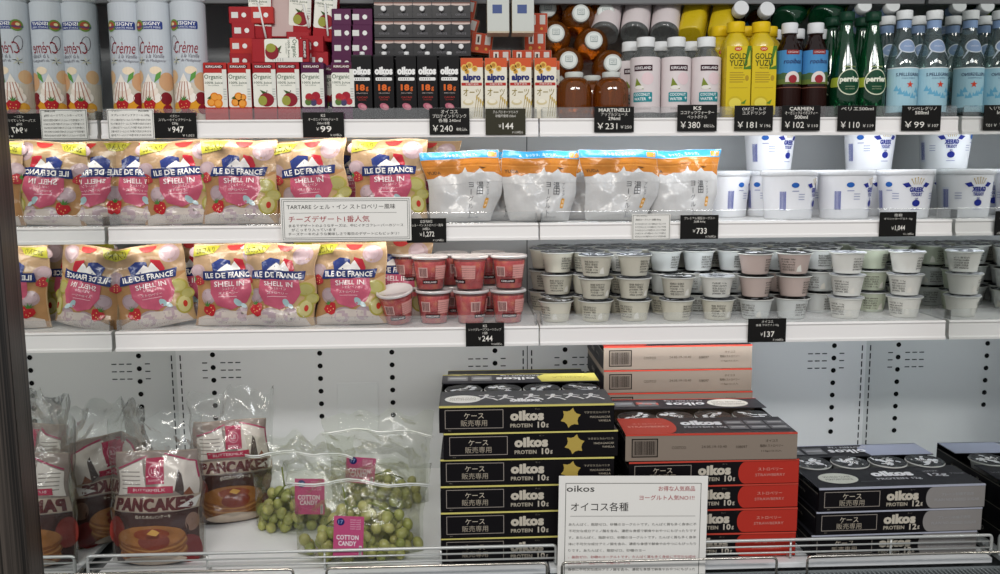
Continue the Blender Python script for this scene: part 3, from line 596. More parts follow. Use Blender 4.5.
# ================================================================== middle and lower shelf
# --- snack pouches
def pouch(name, cat, W, H, T, mat, art, seed, wprof=None, crump=.0080, back_col='#b9a88c', bump=.35):
    t = P(name, cat); rnd = Vector((seed*3.7, seed*1.3, seed*.7))
    wp = wprof or (lambda v: 1)
    def S(u, v, sgn=-1):
        s = max(-1, min(1, u/(W/2))); k = max(0, min(1, v/H))
        bul = (1-abs(s)**3.0)*((1-k)**.45*min(1, (k+.02)/.10)**.5)
        if k > .93: bul *= max(0, (1-k)/.07)*.8
        nn = noise.noise(Vector((u*26, v*26, sgn*3))+rnd)*crump+noise.noise(Vector((u*60, v*60, sgn*3))+rnd)*crump*.4+(abs(noise.noise(Vector((u*17+v*9, v*14-u*6, sgn))+rnd*2))-.2)*crump*1.2
        edge = (1-abs(s)**6); x = u*wp(k)+noise.noise(Vector((v*16, seed, sgn*0+1.5)))*.010*abs(s)
        return Vector((x, sgn*(T/2*bul+.0012)+nn*edge*(.3+.7*min(1, k*8)), v+noise.noise(Vector((u*14, seed*2, 4)))*.004*k))
    nx, nz_ = 34, 38; b = bmesh.new(); G = {}
    for sgn in (-1, 1):
        for i in range(nx+1):
            for j in range(nz_+1): G[sgn, i, j] = b.verts.new(S(-W/2+W*i/nx, H*j/nz_, sgn))
        for i in range(nx):
            for j in range(nz_):
                q = (G[sgn, i, j], G[sgn, i+1, j], G[sgn, i+1, j+1], G[sgn, i, j+1]); f = b.faces.new(q if sgn < 0 else q[::-1]); f.smooth = True; f.material_index = 0 if sgn < 0 else 1
    for i in range(nx):
        for j in (0, nz_):
            b.faces.new((G[1, i, j], G[1, i+1, j], G[-1, i+1, j], G[-1, i, j]))
    for j in range(nz_):
        for i in (0, nx): b.faces.new((G[1, i, j], G[-1, i, j], G[-1, i, j+1], G[1, i, j+1]))
    bmesh.ops.recalc_face_normals(b, faces=b.faces[:])
    from_bm('pouch_body', b, [mat, M(back_col, .3, bump=.3, bscale=50)], t)
    def f(u, v, w):
        p = S(u, v); e = .002
        n = (S(u+e, v)-S(u-e, v)).cross(S(u, v+e)-S(u, v-e))
        n = n.normalized() if n.length > 1e-12 else Vector((0, -1, 0))
        if n.y > 0: n = -n
        return p+n*(w+.0004)
    o = art(W, H).build('printed_front', t, f, .0062, eps=.00025)
    o.data.polygons.foreach_set('use_smooth', [True]*len(o.data.polygons))
    return t
def ap(): a = Art(); a.rough = .2; a.bump = .55; return a
def cheese_art(W, H):
    a = ap(); w = W/2
    a.rect(-w+.002, .002, w-.002, H-.002, '#a67d52', 1)
    a.rect(-w+.002, H*.62, w-.002, H-.002, '#a08668', 2)
    a.poly([(w*.3, .002), (w-.002, .002), (w-.002, H*.6), (w*.5, H*.5)], '#b99a70', 2)
    for x, y, r in ((-.86, .66, .16), (.62, .86, .2), (-.62, .36, .17), (-.2, .1, .22), (.38, .12, .2), (-.95, .9, .12)): a.ell(x*w, y*H, r*w*1.35, r*w*1.2, '#a48e92', 3); a.ell(x*w-.002, y*H+.002, r*w*.9, r*w*.8, '#b09ca2', 4)
    a.poly([(-w*.9, .002), (w*.9, .002), (w*.7, H*.16), (-w*.2, H*.2), (-w*.9, H*.10)], '#c5bab2', 4)
    for x, y, r in ((.72, .45, .12), (.88, .34, .1)): a.ell(x*w, y*H, r*W, r*W*.8, '#a39a4a', 5); a.ell(x*w, y*H, r*W*.75, r*W*.6, '#aba566', 6)
    for x, y, r in ((.75, .22, .13),): a.ell(x*w, y*H, r*W*.85, r*W, '#a39a4a', 5); a.ell(x*w, y*H, r*W*.65, r*W*.8, '#bcb57c', 6); a.ell(x*w+.002, y*H, r*W*.22, r*W*.33, '#b23224', 7)
    a.poly([(-w*.52, H*.58), (w*.56, H*.58), (w*.60, H*.42), (w*.45, H*.28), (w*.05, H*.20), (-w*.35, H*.26), (-w*.55, H*.40)], '#b9546c', 8)
    a.ell(.22*w, H*.285, .010, .0065, '#9fb9bd', 9, rot=-.9); a.ell(.36*w, H*.245, .008, .0045, '#b8cdd0', 9, rot=-.6)
    a.poly([(-w*.98, H*.975), (-w*.98, H*.84), (-w*.45, H*.88), (-w*.28, H*.975)], '#a3a03a', 8); a.text('20コ入り', -w*.66, H*.915, .0125, '#38371c', 9, w=.038, bold=.01, rot=.12)
    a.ell(w*.12, H*.97, .018, .011, '#b83a3a', 6, a0=180, a1=360)
    cy = H*.66
    a.poly([(-w*.42, cy-.004), (-w*.46, cy+.018), (-w*.25, cy+.028), (w*.0, cy+.024), (w*.0, cy-.004)], '#26356f', 9)
    a.poly([(w*.10, cy-.004), (w*.12, cy+.028), (w*.36, cy+.024), (w*.44, cy+.006), (w*.40, cy-.004)], '#b32a38', 9)
    a.poly([(-w*.30, cy+.002), (-w*.08, cy+.018), (w*.02, cy+.012), (w*.14, cy+.022), (w*.30, cy+.004), (w*.30, cy-.006), (-w*.30, cy-.006)], '#e4e2e0', 10)
    a.poly([(-w*.74, H*.560), (w*.70, H*.566), (w*.75, H*.672), (-w*.69, H*.666)], '#222f63', 12); a.text('ILE DE FRANCE', 0, H*.615, .0115, '#eceae8', 13, w=w*1.28, bold=.04)
    a.text('SHELL IN', 0, H*.51, .0105, '#efe3e3', 11, w=w*.80, bold=.025); a.text('シェル・イン', 0, H*.455, .0055, '#f0dde0', 11, w=w*.42); a.text('ストロベリー', -.002, H*.40, .0048, '#f0dde0', 11, w=w*.56); a.rect(-w*.30, H*.355, w*.22, H*.361, '#e6bcc6', 11)
    strawberry(a, -w*.55, H*.20, .0155, 12, .5); strawberry(a, -w*.88, H*.55, .013, 6, 1.2, '#a8323a')
    a.text('ナチュラルチーズ', w*.05, H*.05, .004, '#7a6a58', 11, w=w*.5)
    return a
FILM = M('#c2a582', .22, bump=.4, bscale=55, coat=.5)
chz = [pouch('cheese_pouch', 'pouch', .162, .178, .056, FILM, cheese_art, s, lambda k: 1-.05*math.sin(PI*k*1.5)-.05*k) for s in (1, 2, 3)]
GC = 'strawberry cheese pouches'
def place_pouch(pr, px, py, Y, z, rot, label, g=GC):
    put(pr, (xat(px, Y, z+.08), Y, z), rot, label, g)
for i, (v, px, Y, r, w) in enumerate((
    (0, 141, .066, (ph(-4), ph(1), ph(-4)), 'on the middle shelf nearest the mirrored left wall'),
    (1, 183, .052, (ph(-5), ph(-2), ph(6)), 'on the middle shelf, second from the mirrored left wall'),
    (2, 241, .038, (ph(-5), 0, 0), 'on the middle shelf directly left of the white product sign'),
    (0, 315, .040, (ph(-5), ph(-5), ph(-3)), 'on the middle shelf tilted behind the white product sign'),
    (1, 390, .046, (ph(-5), 0, ph(2)), 'on the middle shelf beside the yogurt pouches'))):
    place_pouch(chz[v], px, 0, Y, S2+.001, r, 'strawberry cheese pouch '+w)
for i, (v, px, w) in enumerate(((0, 205, 'first'), (1, 275, 'second'), (2, 355, 'third'), (0, 425, 'fourth'))):
    place_pouch(chz[v], px, 0, .125, S2+.001, (ph(-6), 0, 0), 'strawberry cheese pouch in the second row of the middle shelf, %s from the left' % w, 'second row cheese pouches')
for i, (v, px, Y, r, w) in enumerate((
    (2, 159, .048, (ph(-5), ph(-9), ph(16)), 'on the lower shelf tilted beside the mirrored left wall'),
    (1, 232, .052, (ph(-4), 0, ph(0)), 'on the lower shelf, its left edge behind the tilted one'),
    (0, 279, .040, (ph(-5), ph(2), ph(-2)), 'on the lower shelf overlapping the one to its left'),
    (2, 352, .044, (ph(-6), ph(-1), ph(-3)), 'on the lower shelf in front of a whiter pouch'),
    (1, 392, .115, (ph(-5), ph(4), 0), 'on the lower shelf half hidden behind the red fruit cups'),
    (0, 330, .105, (ph(-4), 0, 0), 'on the lower shelf in the second row, yellow corner showing on top'),
    (1, 188, .118, (ph(-4), 0, 0), 'on the lower shelf in the second row behind the tilted one'))):
    place_pouch(chz[v], px, 0, Y, S3+.001, r, 'strawberry cheese pouch '+w)
def yog_art(W, H):
    a = ap(); w = W/2
    a.rect(-w+.001, .002, w-.001, H-.001, '#c2c1c0', 1)
    a.rect(-w+.001, H*.62, w-.001, H-.001, '#b8742c', 2)
    pts = [(-w+.001, H*.58), (-w*.8, H*.62), (-w*.62, H*.66), (-w*.5, H*.64), (-w*.3, H*.68), (-w*.1, H*.67), (0, H*.69), (w*.08, H*.76), (w*.12, H*.69), (w*.3, H*.67), (w*.45, H*.73), (w*.55, H*.68), (w*.8, H*.68), (w-.001, H*.62), (w-.001, H*.55), (-w+.001, H*.52)]
    a.poly(pts, '#c2c1c0', 3)
    a.rect(-w+.001, H*.885, w-.001, H-.001, '#3a8fc0', 4); a.rect(-w+.001, H*.873, w-.001, H*.885, '#b5722a', 4); a.rect(-w+.001, H*.80, w-.001, H*.808, '#b26e28', 4); a.rect(-w+.001, H*.77, w-.001, H*.775, '#d99b50', 4)
    a.text('もっちり、なめらか。', 0, H*.935, .0062, '#e4eef4', 5, w=w*.8); a.rect(w*.70, H*.90, w*.94, H*.97, '#c98a3a', 5, .002)
    a.text('YUDA', -w*.74, H*.70, .0065, '#4a3a2a', 5, w=w*.34, bold=.02); a.poly([(w*.42, H*.755), (w*.62, H*.745), (w*.52, H*.725)], '#5a3a1c', 5)
    for k, c in enumerate('湯田'): a.text(c, w*.42, H*(.50-.085*k), .0145, '#45474a', 4, bold=.01)
    for k, c in enumerate('ヨーグルト'): a.text(c if c != 'ー' else 'ー', w*.20, H*(.51-.10*k), .0115, '#45474a', 4, bold=.01, rot=-PI/2 if c == 'ー' else 0)
    for k, c in enumerate('プレミアム'): a.text(c, w*.62, H*(.52-.05*k), .0055, '#55585c', 4)
    a.rect(w*.58, H*.18, w*.68, H*.32, '#d59a3a', 4, .003); a.text('加', w*.63, H*.275, .005, '#fff4e0', 5); a.text('糖', w*.63, H*.22, .005, '#fff4e0', 5)
    a.text('種類別 はっ酵乳', w*.3, H*.06, .004, '#8a8c8e', 4, w=w*.4)
    return a
SIL = M('#cfcfcf', .25, .25, bump=.4, bscale=45)
ygp = [pouch('yogurt_pouch', 'pouch', .172, .152, .060, SIL, yog_art, s, lambda k: .86+.14*k if k > .35 else .74+.477*k, .0055, '#c9c9c9') for s in (5, 6)]
GY = 'white yogurt pouches'
for i, (v, px, Y, r, w) in enumerate(((0, 464, .045, (ph(-4), ph(-2), ph(2)), 'at the left, beside the beige cheese pouches'), (1, 540, .048, (ph(-4), ph(1), 0), 'second from the left'), (0, 619, .040, (ph(-4), ph(1), ph(-2)), 'third from the left'), (1, 684, .060, (ph(-4), ph(-1), ph(4)), 'at the right, beside the white tubs'))):
    put(ygp[v], (xat(px, Y, S2+.08), Y, S2+.001), r, 'white yogurt pouch with blue top strip '+w, GY)
for i, (v, px, Y) in enumerate(((1, 500, .115), (0, 580, .120), (1, 655, .125), (0, 505, .185), (1, 640, .19))):
    put(ygp[v], (xat(px, Y, S2+.08), Y, S2+.001), (ph(-3), 0, 0), 'white yogurt pouch in the %s row, %s one, only its blue top strip clearly showing' % (('second', 'second', 'second', 'third', 'third')[i], ('left', 'middle', 'right', 'left', 'right')[i]), 'back row yogurt pouches')
# --- big yogurt tub
t = P('yogurt_tub', 'tub'); tub = t; TZ = 1.13; TR = lambda v: .0500+.0085*min(1, v/.088)
lathe('tub_body', [(.046, .001), (.0500, 0), (.0503, .003), (.0575, .080*TZ), (.0585, .083*TZ), (.0585, .088*TZ)], M('#e9eaee', .35), t, 40)
lathe('lid', [(.0600, .0950), (.0612, .0955), (.0612, .1060), (.0600, .1070), (.0560, .1070), (.0550, .1050), (.001, .1050)], M('#e4e6ea', .28), t, 40)
a = Art(); B = '#26318a'
cx = 0
a.poly([(-.030, .067), (-.018, .070), (-.012, .062), (-.022, .060)], B, 2); a.poly([(.030, .067), (.018, .070), (.012, .062), (.022, .060)], B, 2)
a.text('GREEK', 0, .056, .0095, B, 3, bold=.09, w=.031); a.text('YOGURT', 0, .0465, .0070, B, 3, bold=.07, w=.024); a.text('OF', 0, .0385, .004, B, 3, bold=.04); a.ell(0, .030, .0085, .0065, B, 3)
for k in range(5): a.line([((k-2)*.0035, .066), ((k-2)*.0062, .0785-abs(k-2)*.0015)], .0011, '#b59a45', 3); a.ell((k-2)*.0062, .079-abs(k-2)*.0015, .0012, .0012, '#b59a45', 4, 8)
for s in (-1, 1):
    for k in range(3): a.rect(s*.042-.008, .048-k*.005, s*.042+.006, .0492-k*.005, '#8c93b8', 2)
a.rect(-.010, .017, .010, .018, '#6a74b0', 2); a.rect(.060, .016, .078, .060, '#dfe3ee', 1)
a.bars(.062, .020, .076, .056, '#3a4aa0', 12, 2); a.ell(-.058, .066, .008, .005, '#2d62b0', 2); a.rect(-.064, .054, -.050, .0555, '#8c93b8', 2)
a.bars(-.090, .018, -.076, .054, '#4a58a8', 10, 2)
TRf = lambda u, v, w: Vector(((.0502+.0072*v/.08+.0006+w)*math.sin(u/.055), -(.0502+.0072*v/.08+.0006+w)*math.cos(u/.055), v*TZ))
a.build('printed_label', t, TRf, .007)
GT = 'white greek yogurt tubs'
for i, (px, Y, z, rz, w) in enumerate(((788, .078, S2, .95, 'in the front row at the left, print turned aside'), (844, .078, S2, .85, 'in the front row in the middle, print turned aside'), (904, .078, S2, -.02, 'in the front row, blue cow head print facing forward'),
    (769, .208, S2+.0948*1.13, .55, 'stacked on top at the left'), (869, .208, S2+.0948*1.13, .25, 'stacked on top at the right'), (769, .208, S2, .2, 'in the second row under the upper left tub'), (869, .208, S2, .2, 'in the second row under the upper right tub'),
    (724, .20, S2, 1.5, 'in the second row beside the yogurt pouches, barcode out'), (713, .30, S2, 1.5, 'in the back row behind the yogurt pouches'), (818, .208, S2, .4, 'in the second row between the two stacks'))):
    put(tub, (xat(px, Y, z+.04), Y, z), rz, 'large white greek yogurt tub '+w, GT)
# --- red fruit cups
t = P('fruit_cup', 'cup'); fc = t
CUPC = clear('clear_cup_plastic', '#fbf6f6', .05, '#e8d8d8', rough=.06, base=.08)
lathe('cup', [(.0275, 0), (.029, .001), (.0375, .066), (.0385, .0695)], CUPC, t, 36)
m = bpy.data.materials.new('red_fruit'); m.use_nodes = True; nt = m.node_tree; pb = nt.nodes['Principled BSDF']
vo = nt.nodes.new('ShaderNodeTexVoronoi'); vo.inputs['Scale'].default_value = 55; tc = nt.nodes.new('ShaderNodeTexCoord'); cr = nt.nodes.new('ShaderNodeValToRGB')
cr.color_ramp.elements[0].color = lin('#ff9a70'); cr.color_ramp.elements[1].color = lin('#d84a52'); e = cr.color_ramp.elements.new(.5); e.color = lin('#f4686a')
nt.links.new(tc.outputs['Object'], vo.inputs['Vector']); nt.links.new(vo.outputs['Distance'], cr.inputs[0]); nt.links.new(cr.outputs[0], pb.inputs['Base Color']); pb.inputs['Roughness'].default_value = .2
lathe('fruit_filling', [(.0262, .0015), (.0275, .002), (.0350, .060), (.0340, .0615)], m, t, 32)
lathe('lid', [(.0398, .0675), (.0405, .068), (.0405, .0715), (.0392, .0735), (.0365, .0735), (.0355, .0715), (.001, .0715)], clear('milky_lid_plastic', '#f6f2f2', .62, '#fbf6f5', rough=.12, base=.12), t, 36)
a = Art(); a.rect(-.022, .014, .012, .022, '#2d1a1c', 2); a.text('KIRKLAND', -.005, .018, .004, '#e8dcdc', 3, bold=.03, w=.028)
a.rect(-.030, .028, -.010, .050, '#d9b0aa', 1); a.bars(-.028, .030, -.012, .048, '#5a2a2c', 9, 2); a.rect(.006, .024, .034, .054, '#dca09a', 1)
for k in range(6): a.text('grapefruit in juice', .020, .048-k*.0048, .003, '#6d2c30', 2, w=.030)
a.text('RED GRAPEFRUIT', -.004, .027, .0035, '#5a2024', 2, w=.030)
a.build('printed_label', t, lambda u, v, w: Vector(((.0292+.0085*v/.06+.0005+w)*math.sin(u/.033), -(.0292+.0085*v/.06+.0005+w)*math.cos(u/.033), v)), .006)
GF = 'red grapefruit cups'; HC = .0742
for i, (px, Y, lv, r, w) in enumerate(((434, .058, 0, .1, 'in the bottom front row, second from the left'), (471, .052, 0, .9, 'in the bottom front row, third from the left'), (508, .054, 0, .2, 'in the bottom front row at the right end'),
    (430, .064, 1, .2, 'in the upper layer with the whitest lid'), (470, .060, 1, -.7, 'in the upper layer, orange pieces showing'), (509, .068, 1, .0, 'in the upper layer at the right end'),
    (452, .135, 0, .5, 'in the bottom layer of the second row at the left'), (490, .135, 0, .3, 'in the bottom layer of the second row at the right'), (412, .135, 0, .3, 'in the bottom layer of the second row behind the tilted cup'),
    (451, .140, 1, .9, 'in the upper layer of the second row, in the middle'), (409, .128, 1, .1, 'in the upper layer of the second row beside the cheese pouch'), (488, .145, 1, .1, 'in the upper layer of the second row at the right'))):
    z = S3+lv*HC; put(fc, (xat(px, Y, z+.03), Y, z), r, 'cup of red grapefruit '+w, GF)
p = atY(399, 317, .050); put(fc, (p.x, .052, S3+.006), (ph(13), ph(-9), .2), 'clear cup of red grapefruit tilted forward at the left end of the bottom row', GF)
# --- small yogurt cups
def ycup(tint, lidkind, seed):
    t = P('yogurt_cup', 'cup'); rs = random.Random(seed)
    lathe('cup', [(.0255, .0012), (.0272, 0), (.0282, .002), (.0350, .0405), (.0368, .0425), (.0368, .0452)], M(tint, .35), t, 30)
    lathe('rim', [(.0368, .0436), (.0394, .0440), (.0394, .0455), (.0368, .0463)], M('#cfd0cb', .35), t, 30)
    cols = {'black': ('#17181b', '#dfe2e6'), 'white': ('#c6c9cf', '#3a3c42'), 'grey': ('#4c4f55', '#c3c6cc')}[lidkind]
    a = Art(); a.rough = .25; a.ell(0, 0, .0388, .0388, cols[0], 1, 26)
    for k in range(13):
        x, y = rs.uniform(-.028, .028), rs.uniform(-.028, .028)
        if x*x+y*y > .0009: continue
        a.ell(x, y, rs.uniform(.003, .008), rs.uniform(.002, .006), cols[1], 2, 8, rot=rs.uniform(0, 3))
    a.text('oikos', 0, .003, .013, '#f0f0f0' if lidkind != 'white' else '#2a2c30', 4, bold=.05, w=.036, rot=rs.uniform(-.5, .5)); a.text('PROTEIN', 0, -.012, .005, '#dcdcdc' if lidkind != 'white' else '#3a3c40', 4, bold=.03, w=.026)
    rw = noise
    a.build('foil_lid', t, lambda u, v, w: Vector((u, v, .0467+w+noise.noise(Vector((u*70, v*70, seed)))*.0012)), .006)
    a = Art(); x0 = rs.uniform(-.022, -.006)
    for k in range(5):
        a.text(('oikos yogurt', '無糖 脂肪ゼロ', '種類別 発酵乳', 'protein 10g', '内容量 113g')[(k+seed) % 5], x0+.013, .033-k*.0058, .0048, '#55524a', 2, w=.028, bold=.05)
    a.poly([(x0+.030, .006), (x0+.042, .006), (x0+.038, .022), (x0+.032, .016)], '#e6e3da', 2)
    a.build('printed_label', t, lambda u, v, w: Vector(((.0282+.0069*v/.0405+.0006+w)*math.sin(u/.030), -(.0282+.0069*v/.0405+.0006+w)*math.cos(u/.030), v)), .006)
    return t
CP = {'c': ycup('#d6d2c2', 'grey', 1), 'k': ycup('#d8d4c6', 'black', 2), 'p': ycup('#cdbab2', 'black', 3), 'w': ycup('#e6e5de', 'white', 4), 'g': ycup('#c8cfba', 'grey', 5), 's': ycup('#d5d8d6', 'black', 6)}
CN = {'c': 'cream yogurt cup', 'k': 'cream yogurt cup with black lid', 'p': 'pinkish beige yogurt cup', 'w': 'white yogurt cup with silvery lid', 'g': 'pale green yogurt cup', 's': 'pale grey yogurt cup'}
LAY = ['lowest', 'middle', 'top']; HS = .0502
def stacks(rowname, Y, lst, zpx, grp):
    for i, (px, kinds) in enumerate(lst):
        rs = random.Random(int(px*7)); n = len(kinds)
        for k, c in enumerate(kinds):
            pos = ('topmost' if k == n-1 else LAY[k]) if n > 1 else 'alone'
            yy = Y+rs.uniform(-.003, .003)
            x = xat(px, Y, S3+.07)+rs.uniform(-.0015, .0015)
            put(CP[c], (x, yy, S3+k*HS), rs.uniform(-.9, .9), CN[c]+', %s in %s stack from left, %s' % (pos, ORD[i], rowname), grp)
stacks('front row', .056, ((555.5, 'k'), (596, 'ccc'), (634, 'ccc'), (677, 'ck'), (717.5, 'cw'), (755, 'spp'), (793, 'spp'), (846, 'www'), (905, 'www')), 0, 'front row yogurt cups')
stacks('second row', .138, ((557, 'ccc'), (587, 'ccc'), (624, 'ccw'), (665, 'css'), (697, 'sss'), (732, 'sss'), (779, 'sps'), (819, 'sss'), (872, 'ggg'), (937, 'gg')), 0, 'second row yogurt cups')
stacks('third row', .220, ((545, 'ccc'), (577, 'csk'), (611, 'csk'), (645, 'ssk'), (679, 'ssk'), (713, 'ssk'), (750, 'ssk'), (788, 'ssk'), (824, 'sss'), (864, 'ssg'), (903, 'ggg')), 0, 'third row yogurt cups')
stacks('last row', .305, ((552, 'csk'), (590, 'csk'), (626, 'ssk'), (664, 'ssk'), (700, 'ssk'), (737, 'ssk'), (774, 'ssk'), (812, 'ssk'), (848, 'ssg'), (884, 'ssg')), 0, 'last row yogurt cups')
# ================================================================== deck: yogurt cases
def case(kind, open_top=False, brown=False):
    t = P('yogurt_case', 'box'); W, D = .340, .260; H = {'v': .0522, 's': .0490, 'p': .0472}[kind]; w = W/2
    if brown: H = .0540 if open_top else .0522; w = W/2
    edge, acc, num, jp, en = {'v': ('#d9cf78', '#b8a050', '10', 'マダガスカルバニラ', 'MADAGASCAR VANILLA'), 's': ('#c94a3c', '#b8352a', '10', 'ストロベリー', 'STRAWBERRY'), 'p': ('#b0b3c2', '#8e8a88', '12', 'プレーン砂糖不使用', 'PLAIN NO ADDED SUGAR')}[kind]
    K = '#121013'; bm = bmesh.new(); th = .0018
    mats = [M(K if not brown else '#9a8b7c', .45), M(edge, .45), M('#a58a62', .7), M('#0d0b0c', .6)]
    add_box(bm, -w, w, -D/2, D/2, 0, .003, 0)
    add_box(bm, -w, w, -D/2, -D/2+th, .0, H, 0); add_box(bm, -w, w, D/2-th, D/2, .0, H, 0)
    for s in (-1, 1): x0, x1 = sorted((s*w, s*(w-th))); add_box(bm, x0, x1, -D/2+th, D/2-th, .003, H-(.010 if open_top else 0), 3 if open_top else 0)
    from_bm('case_body', bm, mats, t)
    bm = bmesh.new(); add_box(bm, -w, w, -D/2-.0008, -D/2+.002, H-.0025, H+.0004, 0, .0004); from_bm('coloured_edge', bm, M(edge, .45), t)
    bm = bmesh.new(); add_box(bm, -w, w, D/2-.002, D/2+.0008, H-.0025, H+.0004, 0, .0004); from_bm('coloured_edge', bm, M(edge, .45), t)
    a = Art(); a.rough = .45
    def fr(a):
        a.rect(-w+.0005, .001, w-.0005, H-.003, K, 1)
        a.frame(-w+.011, .008, -w+.124, H-.007, .0011, '#a39a92', 2)
        a.text('ケース', -w+.067, H*.64, .0115, '#c9bfae', 3, bold=.03, w=.038); a.text('販売専用', -w+.067, H*.36, .0125, '#a89e8e', 3, bold=.03, w=.051)
        if kind != 'v': a.rect(w*.365, .001, w-.0005, H-.003, acc, 2, .0); a.ell(w*.365, H/2-.001, .014, (H-.004)/2, acc, 3, 20, 90, 270)
        a.heavy('oikos', w*.0, H*.62, .0195, '#c9c1b2', 4, .064, .0008); a.text('PROTEIN', -w*.065, H*.24, .0078, '#b0a898', 4, bold=.05, w=.043); a.text(num, w*.165, H*.26, .0125, '#c4bcae', 4, bold=.05, w=.015); a.text('g', w*.232, H*.22, .0075, '#c4bcae', 4, bold=.03, w=.0045)
        a.text('ダノン', w*.12, H*.86, .003, '#8a8478', 4)
        if kind == 'v':
            a.star(w*.50, H*.50, .0205, .0128, 6, acc, 3, .3); a.ell(w*.50, H*.50, .0145, .0145, acc, 3.3, 20); a.text(jp, w*.80, H*.70, .0045, '#b8ae9c', 4, w=.050); a.text('MADAGASCAR', w*.84, H*.52, .0040, '#b8ae9c', 4, w=.040); a.text('VANILLA', w*.89, H*.38, .0040, '#b8ae9c', 4, w=.024)
        else:
            a.text(jp, w*.66, H*.62, .0062, '#d9a79a' if kind == 's' else '#a3a3a6', 4, w=.050 if kind == 's' else .066); a.text(en, w*.66, H*.38, .0055, '#cf948a' if kind == 's' else '#a3a3a6', 4, w=.060 if kind == 's' else .092)
        a.text('40-3', -w+.020, .0045, .0022, '#8a8478', 4)
        return a
    def bk(a):
        KB = '#8d8074' if not kind == 'p' else '#9a9894'
        a.rect(-w+.0005, .001, w-.0005, H-.003, KB, 1); a.frame(-w+.012, .008, -w+.064, H-.008, .0022, '#1c1714', 2); a.rect(-w+.0145, .0105, -w+.0615, H-.0105, '#7f746a', 2); a.bars(-w+.017, .013, -w+.059, H-.013, '#2a221e', 26, 3)
        a.text('COSTCO', -w*.38, H*.50, .0055, '#4a4038', 3, w=.028); a.text('24.05.19-10.40', .005, H*.52, .0050, '#4a4038', 3, w=.050); a.text('108097', w*.35, H*.50, .0055, '#4a4038', 3, w=.022)
        a.text('オイコス', w*.70, H*.72, .0050, '#3a3028', 3, w=.024); a.text('脂肪0 ストロベリー', w*.70, H*.53, .0055, '#3a3028', 3, w=.046); a.text('113gx12コ入', w*.70, H*.33, .0045, '#3a3028', 3, w=.040)
        return a
    (bk if brown else fr)(a); a.build('printed_front', t, front(-D/2-.0001))
    # side prints
    for s in (-1, 1):
        a = Art(); a.rough = .45; a.rect(-D/2+.001, .001, D/2-.001, H-.012, '#17151a', 1); a.text('oikos', -.03, H*.42, .014, '#9a968e', 3, bold=.05, w=.044); a.text('PROTEIN '+num+'g', .045, H*.40, .006, '#8a867e', 3, bold=.03, w=.044); a.rect(-D/2+.004, H-.013, D/2-.004, H-.011, '#77736c', 2)
        a.build('printed_side', t, (lambda u, v, q: Vector((-w-.0001-q, -u, v))) if s < 0 else (lambda u, v, q: Vector((w+.0001+q, u, v))))
    flip = PI if brown else 0
    DG = '#353439' if kind != 'p' else '#232328'
    def strip(name, y0, y1, content):
        st = box(name, -w, w, y0, y1, H-.0012, H+.0002, M(DG, .4), t); a = Art(); a.rough = .4; content(a, (y0+y1)/2, y1-y0); a.build('printed_flap', st, top(H+.0004, 0))
    if not open_top:
        strip('top_panel', -D/2, D/2, lambda a, c, d: (a.text('oikos', 0, c, .05, '#b9b5ac', 2, bold=.05, w=.13), a.rect(-w+.0005, D/2-.003, w-.0005, D/2, edge, 2)))
    else:
        def person(a, x, y, s):
            a.ell(x, y+.010*s, .0028*s, .0028*s, '#f2f2f2', 3, 8); a.line([(x, y+.008*s), (x-.002*s, y)], .0045*s, '#f2f2f2', 3); a.line([(x, y+.006*s), (x+.009*s, y+.002*s)], .002*s, '#f2f2f2', 3); a.line([(x, y+.006*s), (x-.009*s, y+.008*s)], .002*s, '#f2f2f2', 3)
            a.line([(x-.002*s, y), (x+.007*s, y-.006*s), (x+.012*s, y-.014*s)], .0028*s, '#f2f2f2', 3); a.line([(x-.002*s, y), (x-.008*s, y-.009*s)], .0028*s, '#f2f2f2', 3)
        fd, bd_ = .112, .076
        def fpanel(a, c, d):
            a.rect(-w, c-d/2, w, c-d/2+.003, edge, 2)
            if kind == 'v':
                a.rect(-w+.001, c-d/2+.003, w-.001, c+d/2, '#4c4d50', 1); a.ell(-w+.046, c-.006, .036, .029, '#efefea', 3, 30); a.text('WORLD CLASS', -w+.046, c+.0, .008, '#8a8678', 4, w=.052); a.text('PERFORMANCE', -w+.046, c-.012, .008, '#8a8678', 4, w=.052)
                for k, x in enumerate((-.076, -.038, .014, .058, .095, .135)): person(a, x, c+.006-(k % 2)*.004, 1.75)
                a.heavy('oikos', -.002, c-.020, .024, '#f0f0f2', 5, .058, .001); a.text('PROTEIN 10g', 0, c-.034, .009, '#c6c7ca', 5, bold=.03, w=.062)
            elif kind == 's':
                a.rect(-w, c-d/2+.003, -w+.085, c+d/2-.002, '#bd4438', 2); a.ell(-w+.085, c, .025, d/2-.002, '#bd4438', 3, 24, -90, 90); a.text('ストロベリー', -w+.055, c+.012, .009, '#e2a89c', 5, w=.06); a.text('STRAWBERRY', -w+.055, c-.008, .011, '#e2a89c', 5, bold=.02, w=.085)
                a.heavy('oikos', -.005, c+.014, .030, '#e6e7ea', 5, .082, .0012); a.text('PROTEIN 10g', -.002, c-.016, .014, '#b8b9bd', 5, bold=.03, w=.085)
                for k in range(6):
                    a.rect(w-.125+(k % 3)*.042, c-.030+(k//3)*.032, w-.087+(k % 3)*.042, c-.004+(k//3)*.032, '#6e6e72', 3); a.rect(w-.120+(k % 3)*.042, c-.020+(k//3)*.032, w-.092+(k % 3)*.042, c-.012+(k//3)*.032, '#a8a8aa', 4)
            else:
                a.ell(-w+.062, c-.004, .040, .030, '#c9ccc2', 3, 30); a.text('WORLD CLASS', -w+.062, c+.004, .009, '#55564e', 4, w=.056); a.text('PERFORMANCE', -w+.062, c-.010, .009, '#55564e', 4, w=.056)
